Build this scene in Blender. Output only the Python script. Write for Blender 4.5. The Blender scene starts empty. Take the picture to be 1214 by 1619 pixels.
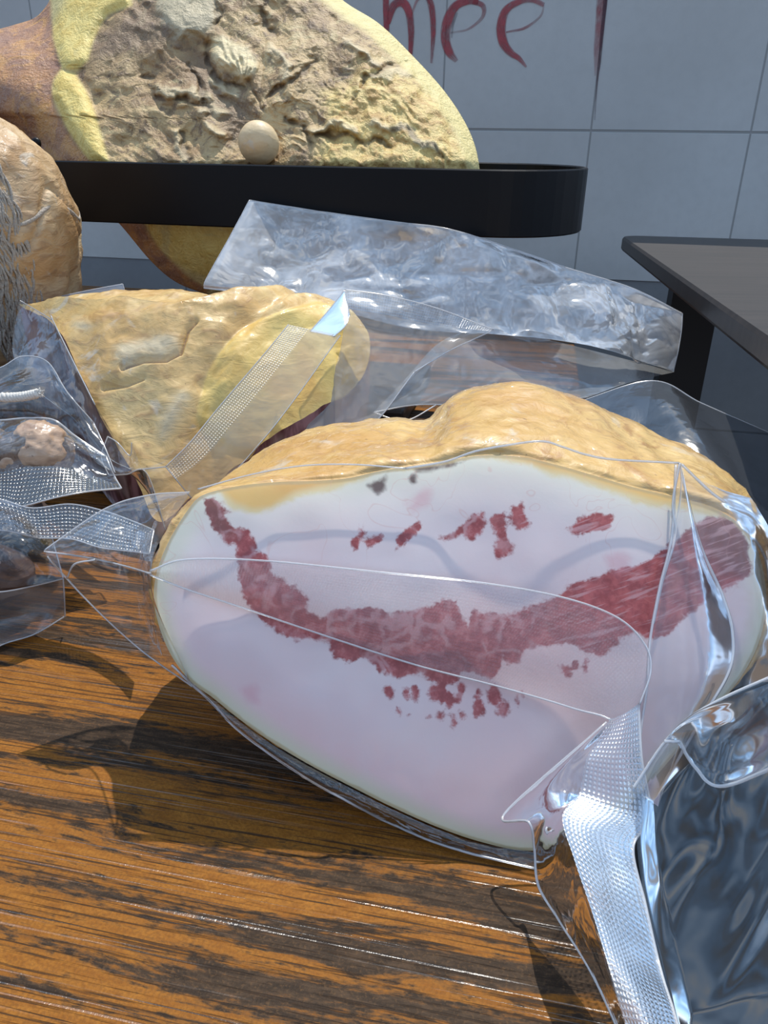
import bpy, math, random
import numpy as np
random.seed(4)
sc = bpy.context.scene
COL = sc.collection

# ------------------------------------------------------------------ camera
F_PX, CX, CY, H = 1200.0, 607.0, 809.5, 0.22
PITCH, ROLL = math.radians(25.0), 0.018
_h = np.array([1.0, 0, 0]); _v = np.array([0, math.sin(PITCH), math.cos(PITCH)])
FWD = np.array([0, math.cos(PITCH), -math.sin(PITCH)])
RT = math.cos(ROLL) * _h + math.sin(ROLL) * _v
UP = -math.sin(ROLL) * _h + math.cos(ROLL) * _v
CAM = np.array([0, 0, H])

def ray(px, py):
    return FWD + (px - CX) / F_PX * RT - (py - CY) / F_PX * UP
def P(px, py, Y):                      # point of the place at world distance Y
    d = ray(px, py); return CAM + d * (Y / d[1])
def T(px, py, z):                      # point of the place at height z
    d = ray(px, py); return CAM + d * ((z - H) / d[2])
def on_plane(px, py, o, n):
    d = ray(px, py); return CAM + d * (np.dot(o - CAM, n) / np.dot(d, n))

# ------------------------------------------------------------------ noise
def _hash(ix, iy, iz, s):
    h = (ix * 374761393 + iy * 668265263 + iz * 2147483647 + s * 974634777) & 0xFFFFFFFF
    h = ((h ^ (h >> 13)) * 1274126177) & 0xFFFFFFFF
    h = ((h ^ (h >> 16)) * 2246822519) & 0xFFFFFFFF
    return ((h ^ (h >> 15)) & 0xFFFFFF) / float(0xFFFFFF) * 2 - 1
def vnoise(p, scale=1.0, seed=0):
    p = np.asarray(p, float) * scale + 1000.0
    i = np.floor(p).astype(np.int64); f = p - i; w = f * f * f * (f * (f * 6 - 15) + 10)
    out = 0
    for a in (0, 1):
        for b in (0, 1):
            for c in (0, 1):
                ww = (w[:, 0] if a else 1 - w[:, 0]) * (w[:, 1] if b else 1 - w[:, 1]) * (w[:, 2] if c else 1 - w[:, 2])
                out = out + ww * _hash(i[:, 0] + a, i[:, 1] + b, i[:, 2] + c, seed)
    return out
def fbm(p, scale, oct=4, seed=0, gain=.5):
    s, a, t = 0, 1.0, 0
    for k in range(oct):
        s = s + a * vnoise(p, scale * 2 ** k, seed + k * 7); t += a; a *= gain
    return s / t
def ridge(p, scale, oct=3, seed=0):
    s, a, t = 0, 1.0, 0
    for k in range(oct):
        s = s + a * (1 - 2 * np.abs(vnoise(p, scale * 2 ** k, seed + k * 7))); t += a; a *= .5
    return s / t

# ------------------------------------------------------------------ 2d helpers
def smooth_closed(pts, n):
    pts = np.array(pts, float); m = len(pts); out = []
    seg = np.linalg.norm(np.roll(pts, -1, 0) - pts, axis=1); cum = np.concatenate([[0], np.cumsum(seg)])
    for t in np.linspace(0, cum[-1], n, endpoint=False):
        k = min(np.searchsorted(cum, t, 'right') - 1, m - 1); u = (t - cum[k]) / max(seg[k], 1e-9)
        p0, p1, p2, p3 = pts[k - 1], pts[k], pts[(k + 1) % m], pts[(k + 2) % m]
        out.append(.5 * (2 * p1 + (p2 - p0) * u + (2 * p0 - 5 * p1 + 4 * p2 - p3) * u * u + (3 * p1 - p0 - 3 * p2 + p3) * u ** 3))
    return np.array(out)
def catmull(pts, n):
    pts = np.array(pts, float); m = len(pts)
    if m == 2:
        t = np.linspace(0, 1, n)[:, None]; return pts[0] * (1 - t) + pts[1] * t
    out = []
    for t in np.linspace(0, m - 1, n):
        k = min(int(t), m - 2); u = t - k
        p1, p2 = pts[k], pts[k + 1]
        p0 = pts[k - 1] if k > 0 else 2 * p1 - p2
        p3 = pts[k + 2] if k + 2 < m else 2 * p2 - p1
        out.append(.5 * (2 * p1 + (p2 - p0) * u + (2 * p0 - 5 * p1 + 4 * p2 - p3) * u * u + (3 * p1 - p0 - 3 * p2 + p3) * u ** 3))
    return np.array(out)
def sdf(q, poly):                       # signed distance, negative inside
    q = np.asarray(q, float); poly = np.asarray(poly, float)
    d = np.full(len(q), 1e18); ins = np.zeros(len(q), bool); m = len(poly)
    for i in range(m):
        a, b = poly[i], poly[(i + 1) % m]; e = b - a; w = q - a
        t = np.clip((w @ e) / max(e @ e, 1e-9), 0, 1)
        d = np.minimum(d, ((w - t[:, None] * e) ** 2).sum(1))
        if a[1] != b[1]:
            c = ((a[1] > q[:, 1]) != (b[1] > q[:, 1])) & (q[:, 0] < (b[0] - a[0]) * (q[:, 1] - a[1]) / (b[1] - a[1]) + a[0])
            ins ^= c
    return np.where(ins, -1, 1) * np.sqrt(d)
def sdf_union(q, polys):
    return np.min([sdf(q, p) for p in polys], axis=0)
def line_d(q, pts): 
    d = np.full(len(q), 1e9)
    for a, b in zip(pts[:-1], pts[1:]):
        a = np.array(a, float); b = np.array(b, float); e = b - a; t = np.clip(((q - a) @ e) / (e @ e), 0, 1); d = np.minimum(d, np.linalg.norm(q - a - t[:, None] * e, axis=1))
    return d
def ell(cx, cy, rx, ry, rot=0, n=10):
    return [(cx + rx * math.cos(a) * math.cos(rot) - ry * math.sin(a) * math.sin(rot),
             cy + rx * math.cos(a) * math.sin(rot) + ry * math.sin(a) * math.cos(rot)) for a in np.linspace(0, 2 * math.pi, n, endpoint=False)]
def sstep(a, b, x):
    t = np.clip((x - a) / (b - a), 0, 1); return t * t * (3 - 2 * t)

# ------------------------------------------------------------------ scene objects
def tag(o, label=None, cat=None, group=None, kind=None):
    if label: o['label'] = label
    if cat: o['category'] = cat
    if group: o['group'] = group
    if kind: o['kind'] = kind
    return o
def empty(name, loc, label, cat, group=None):
    o = bpy.data.objects.new(name, None); COL.objects.link(o); o.location = tuple(float(c) for c in loc)
    o.empty_display_size = .03
    return tag(o, label, cat, group)
def world_loc(o):
    v = np.zeros(3)
    while o is not None:
        v = v + np.array(o.location); o = o.parent
    return v
def mesh(name, verts, faces, mat, parent=None, smooth=True, uv=None, attrs=None, origin=None):
    verts = np.asarray(verts, float)
    off = world_loc(parent) if parent is not None else (np.array(origin, float) if origin is not None else np.zeros(3))
    me = bpy.data.meshes.new(name); me.from_pydata((verts - off).tolist(), [], [tuple(int(i) for i in f) for f in faces])
    me.update()
    if smooth: me.polygons.foreach_set('use_smooth', [True] * len(me.polygons))
    if uv is not None:
        l = me.uv_layers.new(name='UVMap'); idx = np.empty(len(me.loops), int); me.loops.foreach_get('vertex_index', idx)
        l.data.foreach_set('uv', np.asarray(uv, float)[idx].ravel())
    for k, a in (attrs or {}).items():
        at = me.attributes.new(k, 'FLOAT', 'POINT'); at.data.foreach_set('value', np.asarray(a, float))
    for m in (mat if isinstance(mat, (list, tuple)) else [mat]): me.materials.append(m)
    o = bpy.data.objects.new(name, me); COL.objects.link(o)
    if parent is not None: o.parent = parent
    elif origin is not None: o.location = tuple(off)
    return o
class MB:                               # collects pieces into one mesh
    def __init__(s): s.v, s.f, s.uv, s.m = [], [], [], []
    def add(s, v, f, uv=None, mi=0):
        b = len(s.v); v = [tuple(map(float, q)) for q in v]
        s.v += v; s.f += [tuple(int(i) + b for i in q) for q in f]; s.m += [mi] * len(f)
        s.uv += [tuple(map(float, q)) for q in uv] if uv is not None else [(0, 0)] * len(v)
        return s
    def tube(s, pts, r, n=8, mi=0, caps=True):
        pts = np.array(pts, float); m = len(pts); rr = np.full(m, r) if np.isscalar(r) else np.array(r, float)
        tan = np.gradient(pts, axis=0); tan /= np.linalg.norm(tan, axis=1)[:, None] + 1e-12
        ref = np.array([0, 0, 1.0]) if abs(tan[0][2]) < .9 else np.array([1.0, 0, 0])
        v, uv = [], []
        nprev = np.cross(tan[0], ref); nprev /= np.linalg.norm(nprev)
        L = 0
        for i in range(m):
            if i: L += np.linalg.norm(pts[i] - pts[i - 1])
            nn = nprev - tan[i] * np.dot(nprev, tan[i]); nn /= np.linalg.norm(nn) + 1e-12; bb = np.cross(tan[i], nn); nprev = nn
            for k in range(n):
                a = 2 * math.pi * k / n; v.append(pts[i] + rr[i] * (math.cos(a) * nn + math.sin(a) * bb)); uv.append((L, k / n))
        f = [(i * n + k, i * n + (k + 1) % n, (i + 1) * n + (k + 1) % n, (i + 1) * n + k) for i in range(m - 1) for k in range(n)]
        if caps: f += [tuple(range(n))[::-1], tuple((m - 1) * n + k for k in range(n))]
        return s.add(v, f, uv, mi)
    def box(s, c, d, ax=None, mi=0):
        c = np.array(c, float); d = np.array(d, float) / 2
        ax = np.eye(3) if ax is None else np.array(ax, float)
        v = [c + ax.T @ (d * np.array(q)) for q in [(-1, -1, -1), (1, -1, -1), (1, 1, -1), (-1, 1, -1), (-1, -1, 1), (1, -1, 1), (1, 1, 1), (-1, 1, 1)]]
        return s.add(v, [(0, 3, 2, 1), (4, 5, 6, 7), (0, 1, 5, 4), (1, 2, 6, 5), (2, 3, 7, 6), (3, 0, 4, 7)], mi=mi)
    def build(s, name, mat, parent=None, smooth=True, origin=None):
        o = mesh(name, s.v, s.f, mat, parent, smooth, s.uv, None, origin)
        o.data.polygons.foreach_set('material_index', s.m); return o
def bevel(o, w, seg=2):
    m = o.modifiers.new('bevel', 'BEVEL'); m.width = w; m.segments = seg; m.limit_method = 'ANGLE'; m.harden_normals = False
    return o

# ------------------------------------------------------------------ materials
class N:
    def __init__(s, name):
        s.m = bpy.data.materials.new(name); s.m.use_nodes = True; s.t = s.m.node_tree; s.t.nodes.clear()
        s.out = s.t.nodes.new('ShaderNodeOutputMaterial')
    def n(s, typ, **kw):
        nd = s.t.nodes.new(typ)
        for k, v in kw.items():
            if k.startswith('_'): setattr(nd, k[1:], v)
        for k, v in kw.items():
            if not k.startswith('_'):
                key = int(k[1:]) if k[0] == 'i' and k[1:].isdigit() else k.replace('__', ' ')
                if hasattr(v, 'is_linked') or hasattr(v, 'links'): s.t.links.new(v, nd.inputs[key])
                else: nd.inputs[key].default_value = v
        return nd
    def coords(s, scale=(1, 1, 1), kind='Object', loc=(0, 0, 0), rot=(0, 0, 0)):
        c = s.n('ShaderNodeTexCoord')
        return s.n('ShaderNodeMapping', Vector=c.outputs[kind], Scale=scale, Location=loc, Rotation=rot).outputs[0]
    def noise(s, vec, scale, detail=4, rough=.55, dist=0):
        return s.n('ShaderNodeTexNoise', Vector=vec, Scale=scale, Detail=detail, Roughness=rough, Distortion=dist).outputs[0]
    def attr(s, name):
        return s.n('ShaderNodeAttribute', _attribute_name=name).outputs['Fac']
    def math(s, op, a, b=0.0, c=None):
        kw = dict(i0=a, i1=b)
        if c is not None: kw['i2'] = c
        return s.n('ShaderNodeMath', _operation=op, **kw).outputs[0]
    def mr(s, v, a, b, lo=0.0, hi=1.0):
        return s.n('ShaderNodeMapRange', _clamp=True, _interpolation_type='SMOOTHSTEP', i0=v, i1=a, i2=b, i3=lo, i4=hi).outputs[0]
    def mix(s, f, a, b, mode='MIX'):
        nd = s.t.nodes.new('ShaderNodeMix'); nd.data_type = 'RGBA'; nd.blend_type = mode
        for i, v in ((0, f), (6, a), (7, b)):
            if hasattr(v, 'links'): s.t.links.new(v, nd.inputs[i])
            else: nd.inputs[i].default_value = v if i == 0 else ((*v, 1) if len(v) == 3 else v)
        return nd.outputs[2]
    def bump(s, h, strength=.3, dist=.001, normal=None):
        kw = dict(Height=h, Strength=strength, Distance=dist)
        if normal is not None: kw['Normal'] = normal
        return s.n('ShaderNodeBump', **kw).outputs[0]
    def principled(s, **kw):
        p = s.n('ShaderNodeBsdfPrincipled', **kw); s.t.links.new(p.outputs[0], s.out.inputs[0]); return p
    def link_out(s, sock): s.t.links.new(sock, s.out.inputs[0]); return s.m
def rgba(*c): return (*c, 1)

def mat_plain(name, col, rough=.5, metal=0, bump=0, bscale=200, var=.0):
    n = N(name); c = n.coords()
    nz = n.noise(c, bscale)
    base = n.mix(n.mr(nz, .3, .7, 0, 1), tuple(x * (1 - var) for x in col), tuple(min(1, x * (1 + var)) for x in col))
    kw = dict(Base__Color=base, Roughness=rough, Metallic=metal)
    if bump: kw['Normal'] = n.bump(nz, bump, .0005)
    n.principled(**kw); return n.m

def mat_film(name, haze=.07, rough=.07, refl=1.0, tint=(.96, .97, .98), bump=.25, bscale=45, stretch=(1, 1, 1), emboss=0, hazecol=(.75, .78, .8), cell=.0016, cloud=0, cscale=14, back=.4):
    n = N(name); c = n.coords(stretch)
    nz = n.noise(c, bscale, 3, .5, .6)
    nrm = n.bump(nz, bump, .004)
    hz = haze
    if cloud:
        cl = n.noise(n.coords((1, 1, 1.5)), cscale, 4, .6, .8); hz = n.math('ADD', n.mr(cl, .42, .66, 0, cloud), haze)
    if emboss:
        uv = n.coords((1, 1, 1), 'UV')
        sep = n.n('ShaderNodeSeparateXYZ', Vector=uv)
        wv = n.n('ShaderNodeVectorMath', _operation='SCALE', i0=uv).outputs[0]
        k = 2 * math.pi / cell
        a = n.math('SINE', n.math('MULTIPLY', sep.outputs[0], k)); b = n.math('SINE', n.math('MULTIPLY', sep.outputs[1], k))
        w = n.math('MULTIPLY', n.math('ADD', a, 1.0), n.math('ADD', b, 1.0))
        w = n.math('MULTIPLY', w, .25)
        nrm = n.bump(w, emboss, .0006, nrm)
        hz = n.math('ADD', n.math('MULTIPLY', w, haze), haze * .5)
    fr = n.n('ShaderNodeFresnel', IOR=1.5, Normal=nrm).outputs[0]
    fac = n.math('MINIMUM', n.math('MULTIPLY_ADD', fr, 1.7 * refl, .0), .95)
    gl = n.n('ShaderNodeBsdfGlossy', Color=rgba(1, 1, 1), Roughness=rough, Normal=nrm).outputs[0]
    tr = n.n('ShaderNodeBsdfTransparent', Color=rgba(*tint)).outputs[0]
    df = n.n('ShaderNodeBsdfDiffuse', Color=rgba(*hazecol), Normal=nrm).outputs[0]
    tl = n.n('ShaderNodeBsdfTranslucent', Color=rgba(*hazecol), Normal=nrm).outputs[0]
    dd = n.n('ShaderNodeMixShader', i0=back, i1=df, i2=tl).outputs[0]
    body = n.n('ShaderNodeMixShader', i0=hz, i1=tr, i2=dd).outputs[0]
    return n.link_out(n.n('ShaderNodeMixShader', i0=fac, i1=body, i2=gl).outputs[0])

FILM = mat_film('clear_film')
FILM_LOW = mat_film('folded_film', haze=.10, rough=.14, bump=.2, refl=.45, hazecol=(.85, .85, .9))
FILM_TIGHT = mat_film('stretched_film', haze=.04, bump=.35, bscale=70)
FILM_CRINKLE = mat_film('crinkled_film', haze=.04, rough=.08, bump=.05, bscale=18, tint=(.72, .74, .77), refl=1.1, hazecol=(.5, .55, .6))
FILM_BACK = mat_film('sheen_film', back=.5, haze=.50, rough=.17, bump=.7, bscale=34, refl=2.0, tint=(.86, .88, .9), cloud=.42, cscale=17, hazecol=(.97, .97, .96))  # white haze and cloud patches stand in for sun sheen on clear plastic
FILM_GREY = mat_film('grey_film', haze=.10, rough=.12, bump=.2, tint=(.7, .72, .76), hazecol=(.5, .54, .6))
EMBOSS = mat_film('embossed_film', haze=.60, rough=.25, bump=.12, emboss=.4, refl=.8, hazecol=(.58, .64, .73))
EMBOSS_SOFT = mat_film('faint_embossed_film', haze=.11, rough=.25, bump=.1, emboss=.22, refl=.5, cell=.0010, hazecol=(.9, .88, .9))
EDGE = mat_film('film_edge', haze=.5, rough=.15, bump=0, refl=1.0, hazecol=(.95, .95, .96))
FM = [FILM, EDGE]

# ------------------------------------------------------------------ film sheets
def sheet(rows, nu=40, nv=40, crumple=0.0, cs=25, seed=1, fade=True, ridgy=True, rot=0., st=(1, 1, 1)):
    g = np.array([[np.asarray(p, float) for p in r] for r in rows])
    a = np.array([catmull(r, nv) for r in g])                       # rows x nv
    b = np.array([catmull(a[:, j], nu) for j in range(nv)]).transpose(1, 0, 2)
    if crumple:
        du = np.gradient(b, axis=0); dv = np.gradient(b, axis=1); nn = np.cross(du, dv); nn /= np.linalg.norm(nn, axis=2)[..., None] + 1e-12
        q = b.reshape(-1, 3); q = np.stack([q[:, 0] * math.cos(rot) + q[:, 1] * math.sin(rot), q[:, 1] * math.cos(rot) - q[:, 0] * math.sin(rot), q[:, 2]], 1) * np.array(st)
        h = (ridge(q, cs, 3, seed) if ridgy else fbm(q, cs, 3, seed)).reshape(nu, nv) * .7 + fbm(q, cs * .5, 2, seed + 50).reshape(nu, nv)
        if fade:
            u = np.linspace(0, 1, nu)[:, None]; v = np.linspace(0, 1, nv)[None]
            h = h * np.clip(np.minimum(np.minimum(u, 1 - u), np.minimum(v, 1 - v)) * 8, 0.12, 1)
        b = b + nn * h[..., None] * crumple
    return b
def sheet_mb(mb, b, mi=0, edges='', er=.0003, emi=1):
    nu, nv = b.shape[:2]
    lu = np.concatenate([[0], np.cumsum(np.linalg.norm(np.diff(b.mean(1), axis=0), axis=1))])
    wid = np.linalg.norm(np.diff(b, axis=1), axis=2).sum(1)
    uv = [(lu[i], (j / (nv - 1) - .5) * wid.mean()) for i in range(nu) for j in range(nv)]
    f = [(i * nv + j, i * nv + j + 1, (i + 1) * nv + j + 1, (i + 1) * nv + j) for i in range(nu - 1) for j in range(nv - 1)]
    mb.add(b.reshape(-1, 3), f, uv, mi)
    for e in edges:
        l = {'t': b[:, 0], 'b': b[:, -1], 's': b[0], 'e': b[-1]}[e]
        mb.tube(l, er, 5, emi)
    return mb
def film(name, rows, parent, mat=None, edges='tbse', er=.0003, **kw):
    return sheet_mb(MB(), sheet(rows, **kw), 0, edges, er).build(name, [mat or FILM, EDGE], parent)

# ------------------------------------------------------------------ lights and world
def make_world():
    w = bpy.data.worlds.new('sky'); sc.world = w; w.use_nodes = True; t = w.node_tree; t.nodes.clear()
    L = t.links.new
    tc = t.nodes.new('ShaderNodeTexCoord'); sep = t.nodes.new('ShaderNodeSeparateXYZ'); L(tc.outputs['Generated'], sep.inputs[0])
    nz = t.nodes.new('ShaderNodeTexNoise'); nz.inputs['Scale'].default_value = 3.6; nz.inputs['Detail'].default_value = 5; nz.inputs['Distortion'].default_value = .4
    L(tc.outputs['Generated'], nz.inputs['Vector'])
    r = t.nodes.new('ShaderNodeValToRGB'); L(nz.outputs[0], r.inputs[0])
    e = r.color_ramp.elements
    e[0].position = .36; e[0].color = (.20, .21, .23, 1); e[1].position = .72; e[1].color = (1.5, 1.55, 1.6, 1)
    k = e.new(.46); k.color = (.21, .39, .68, 1); k = e.new(.56); k.color = (.52, .80, 1.22, 1); k = e.new(.63); k.color = (1.05, 1.08, 1.12, 1)
    mr = t.nodes.new('ShaderNodeMapRange'); mr.inputs[1].default_value = -.15; mr.inputs[2].default_value = .25; L(sep.outputs[2], mr.inputs[0])
    mx = t.nodes.new('ShaderNodeMix'); mx.data_type = 'RGBA'; mx.inputs[6].default_value = (.16, .13, .11, 1)
    L(mr.outputs[0], mx.inputs[0]); L(r.outputs[0], mx.inputs[7])
    bg = t.nodes.new('ShaderNodeBackground'); L(mx.outputs[2], bg.inputs[0]); bg.inputs[1].default_value = 1.2
    o = t.nodes.new('ShaderNodeOutputWorld'); L(bg.outputs[0], o.inputs[0])
make_world()
SUN = np.array([.12, .40, .91]); SUN /= np.linalg.norm(SUN)
sd = bpy.data.lights.new('sun', 'SUN'); sd.energy = 3.7; sd.angle = math.radians(.6); sd.color = (1, .94, .84)
so = bpy.data.objects.new('sun', sd); COL.objects.link(so)
from mathutils import Vector, Matrix
so.rotation_euler = Vector(tuple(SUN)).to_track_quat('Z', 'Y').to_euler(); so.location = tuple(SUN * 3)

cd = bpy.data.cameras.new('camera'); cd.sensor_fit = 'HORIZONTAL'; cd.sensor_width = 36; cd.lens = 36 * F_PX / 1214; cd.clip_start = .01
co = bpy.data.objects.new('camera', cd); COL.objects.link(co); sc.camera = co
M = Matrix([[RT[i], UP[i], -FWD[i], CAM[i]] for i in range(3)] + [[0, 0, 0, 1]]); co.matrix_world = M
vs = sc.view_settings; vs.view_transform = 'Standard'; vs.look = 'None'; vs.gamma = 1; vs.use_curve_mapping = False; vs.exposure = 0.18
sc.cycles.transparent_max_bounces = 24; sc.cycles.max_bounces = 8

# ------------------------------------------------------------------ room shell
YAW = math.radians(11.0)
AX = np.array([math.cos(YAW), -math.sin(YAW), 0]); AY = np.array([math.sin(YAW), math.cos(YAW), 0]); AZ = np.array([0, 0, 1.0])
AXES = np.array([AX, AY, AZ])
WD = 1.52                                             # wall distance along the view axis
WO = np.array([0, WD, 0]); WN = -AY
def W(px, py, off=0): return on_plane(px, py, WO, WN) + WN * off
TILE = None
def make_tile(name, col, col2, x0, tile, z0, rough=.35):
    n = N(name); c = n.coords()
    sep = n.n('ShaderNodeSeparateXYZ', Vector=c)
    def line(v, o, per, w):
        f = n.math('FRACT', n.math('DIVIDE', n.math('SUBTRACT', v, o - per * .5), per))
        return n.mr(n.math('ABSOLUTE', n.math('SUBTRACT', f, .5)), w / per, w * 2.2 / per, 1, 0)
    m = n.math('MAXIMUM', line(sep.outputs[0], x0, tile, .0009), line(sep.outputs[2], z0, tile * 2, .0012))
    big = n.noise(c, 3, 3); fine = n.noise(c, 60, 4)
    base = n.mix(n.mr(big, .3, .7), col, col2)
    base = n.mix(n.mr(fine, .35, .75, 0, .18), base, tuple(x * .8 for x in col))
    base = n.mix(n.math('MULTIPLY', m, .75), base, tuple(x * .45 for x in col))
    h = n.math('ADD', n.math('MULTIPLY', m, -1.0), n.math('MULTIPLY', big, 1.2))
    n.principled(Base__Color=base, Roughness=rough, Normal=n.bump(h, .5, .0015))
    return n.m
def wl(p): return float(np.dot(p - WO, AX)), float(p[2])
tx0, tz0 = wl(W(934, 207)); tx1, _ = wl(W(1187, 208)); tw = tx1 - tx0
_, dado = wl(W(560, 424))
WALLM = make_tile('pale_tile', (.45, .45, .43), (.52, .52, .50), tx0, tw, tz0)
DADOM = make_tile('grey_tile', (.17, .18, .19), (.22, .23, .235), tx0, tw, tz0)
def slab(name, mat, x0, x1, z0, z1, y0=0., y1=.08):
    mb = MB(); mb.box(((x0 + x1) / 2, (y0 + y1) / 2, (z0 + z1) / 2), (x1 - x0, y1 - y0, z1 - z0))
    o = mb.build(name, mat, None, False); o.location = tuple(WO); o.rotation_euler = (0, 0, -YAW); return o
wall = tag(slab('wall_back', WALLM, -2.2, 2.2, dado, 1.0), 'pale blue-grey square tiled wall behind the display table', kind='structure')
trim = tag(slab('trim_1', DADOM, -2.2, 2.2, -.76, dado, .002), 'darker grey tiled lower wall behind the tables', kind='structure')
FLOORM = mat_plain('floor_concrete', (.05, .042, .037), .5, 0, .2, 40, .2)
mb = MB(); mb.box((0, .2, -.78), (4.4, 4.2, .04)); fl = tag(mb.build('floor', FLOORM, None, False), 'grey floor under the tables', kind='structure')

# red painted letters on the wall
n = N('red_brush_paint'); uvc = n.coords((60, 900, 1), 'UV'); st = n.noise(uvc, 1.0, 4, .6); blot = n.noise(n.coords(), 40, 3)
al = n.n('ShaderNodeAttribute', _attribute_name='paint').outputs['Fac']
a = n.math('MULTIPLY', n.mr(n.math('ADD', st, n.math('MULTIPLY', n.math('SUBTRACT', blot, .5), .5)), .30, .62, .35, 1), al)
colr = n.mix(n.mr(blot, .35, .65), (.26, .022, .032), (.40, .06, .07))
pb = n.n('ShaderNodeBsdfPrincipled', Base__Color=n.mix(n.math('SUBTRACT', n.attr('darken'), 0.0), colr, (.03, .02, .035)), Roughness=.45).outputs[0]
tr = n.n('ShaderNodeBsdfTransparent').outputs[0]
n.link_out(n.n('ShaderNodeMixShader', i0=a, i1=tr, i2=pb).outputs[0]); PAINT = n.m
def stroke(pts, widths, V, Fc, UVs, A, D, dens=None, dark=0., off=.0006):
    c = catmull(pts, 40); w = np.interp(np.linspace(0, 1, 40), np.linspace(0, 1, len(widths)), widths)
    dn = np.interp(np.linspace(0, 1, 40), np.linspace(0, 1, len(dens)), dens) if dens else np.ones(40)
    t = np.gradient(c, axis=0); t /= np.linalg.norm(t, axis=1)[:, None]; nn = np.stack([-t[:, 1], t[:, 0]], 1)
    L = np.concatenate([[0], np.cumsum(np.linalg.norm(np.diff(c, axis=0), axis=1))]) / 1000
    b = len(V)
    for i in range(40):
        for j in range(7):
            s = j / 6 - .5; q = c[i] + nn[i] * w[i] * s; V.append(W(q[0], q[1], off)); UVs.append((L[i], s * .03 + off * 99))
            A.append(dn[i] * (.25 if j in (0, 6) else 1)); D.append(dark)
    for i in range(39):
        for j in range(6): Fc.append((b + i * 7 + j, b + i * 7 + j + 1, b + (i + 1) * 7 + j + 1, b + (i + 1) * 7 + j))
V, Fc, UVs, A, D = [], [], [], [], []
stroke([(608, -40), (610, 0), (611, 45), (612, 60)], [9, 11, 10, 7], V, Fc, UVs, A, D)
stroke([(614, 38), (622, 10), (636, 4), (646, 18), (650, 50), (649, 86)], [6, 14, 16, 13, 11, 7], V, Fc, UVs, A, D, off=.0009)
stroke([(650, 25), (660, 0), (672, -8), (682, 10), (685, 50), (682, 100)], [3, 5, 9, 11, 9, 4], V, Fc, UVs, A, D, [.3, .5, 1, 1, 1, .5], off=.0012)
stroke([(712, 52), (740, 46), (762, 28), (764, 10), (748, 2)], [3, 4, 6, 9, 10], V, Fc, UVs, A, D, [.3, .4, .5, .7, .9])
stroke([(756, 3), (738, 2), (720, 10), (708, 32), (704, 60), (710, 82), (722, 97)], [9, 13, 15, 17, 16, 15, 8], V, Fc, UVs, A, D, [1, 1, 1, .9, .9, .9, .4], off=.0009)
stroke([(800, 51), (830, 44), (854, 26), (860, 8)], [3, 5, 4, 3], V, Fc, UVs, A, D, [.7, .6, .4, .2])
stroke([(860, 8), (842, 0), (822, 2), (800, 16), (792, 42), (796, 68), (808, 84), (820, 92), (832, 106)], [8, 10, 11, 13, 16, 16, 12, 9, 4], V, Fc, UVs, A, D, [.6, .7, .8, .9, 1, 1, .9, .8, .4], off=.0009)
stroke([(952, -40), (951, 0), (948, 40), (944, 80), (941, 120)], [18, 17, 15, 12, 3], V, Fc, UVs, A, D, [.9, .8, .6, .5, .2])
stroke([(958, -40), (957, 0), (952, 50), (948, 95), (944, 130), (940, 190)], [6, 7, 6, 5, 3, 2], V, Fc, UVs, A, D, [1, 1, .9, .8, .6, .3], dark=.85, off=.0012)
stroke([(722, 20), (716, 40), (714, 60)], [5, 4, 3], V, Fc, UVs, A, D, [.3, .5, .3], dark=.9, off=.0012)
wb = mesh('painted_lettering', V, Fc, PAINT, None, False, UVs, dict(paint=A, darken=D))
wb.parent = wall; wb.matrix_parent_inverse = Matrix.Translation(tuple(WO)).to_4x4() @ Matrix.Rotation(-YAW, 4, 'Z'); wb.matrix_parent_inverse.invert()
tag(wb, 'red brushed handwritten letters on the tiles')

# ------------------------------------------------------------------ display table
n = N('dark_grained_wood')
c = n.coords()
wq = n.noise(n.coords((4.0, 14, 1)), 1.0, 3, .5)
sepc = n.n('ShaderNodeSeparateXYZ', Vector=c)
warp = n.n('ShaderNodeCombineXYZ', X=sepc.outputs[0], Y=n.math('ADD', sepc.outputs[1], n.math('MULTIPLY', n.math('SUBTRACT', wq, .5), .035)), Z=sepc.outputs[2]).outputs[0]
def mp(scale, loc=(0, 0, 0), v_=None): return n.n('ShaderNodeMapping', Vector=warp if v_ is None else v_, Scale=scale, Location=loc).outputs[0]
band = n.noise(mp((4.2, 62, 1), (2.3, .4, 0)), 1.0, 6, .62, .25)
patch = n.noise(mp((5.5, 18, 1), (4, 6, 0)), 1.0, 2, .5)
edge = n.noise(mp((120, 420, 1)), 1.0, 4, .68)
pore = n.noise(mp((16, 700, 1), (3, 1, 0), c), 1.0, 3, .62)
gro = n.noise(mp((8, 820, 1), (7, 5, 0), c), 1.0, 2, .5)
grm = n.noise(mp((6, 60, 1), (1, 9, 0), c), 1.0, 3, .55)
spk = n.noise(c, 900, 2)
v = n.math('ADD', n.math('ADD', n.math('MULTIPLY', band, .72), n.math('MULTIPLY', patch, .28)), n.math('MULTIPLY', n.math('SUBTRACT', edge, .5), .20))
mask = n.mr(v, .465, .520)
org = n.mix(n.mr(edge, .3, .7), (.31, .125, .020), (.215, .078, .012))
org = n.mix(n.mr(spk, .35, .7, 0, .5), org, (.13, .05, .012))
drk = n.mix(n.mr(edge, .35, .7), (.030, .019, .012), (.070, .042, .024))
drk = n.mix(n.mr(spk, .5, .75, 0, .35), drk, (.16, .085, .035))
base = n.mix(mask, drk, org)
base = n.mix(n.mr(pore, .53, .63, 0, .85), base, (.032, .020, .013))
groove = n.math('MULTIPLY', n.mr(gro, .56, .61), n.mr(grm, .45, .53))
h = n.math('ADD', n.math('MULTIPLY', groove, -.5), n.math('MULTIPLY', spk, .35))
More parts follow.
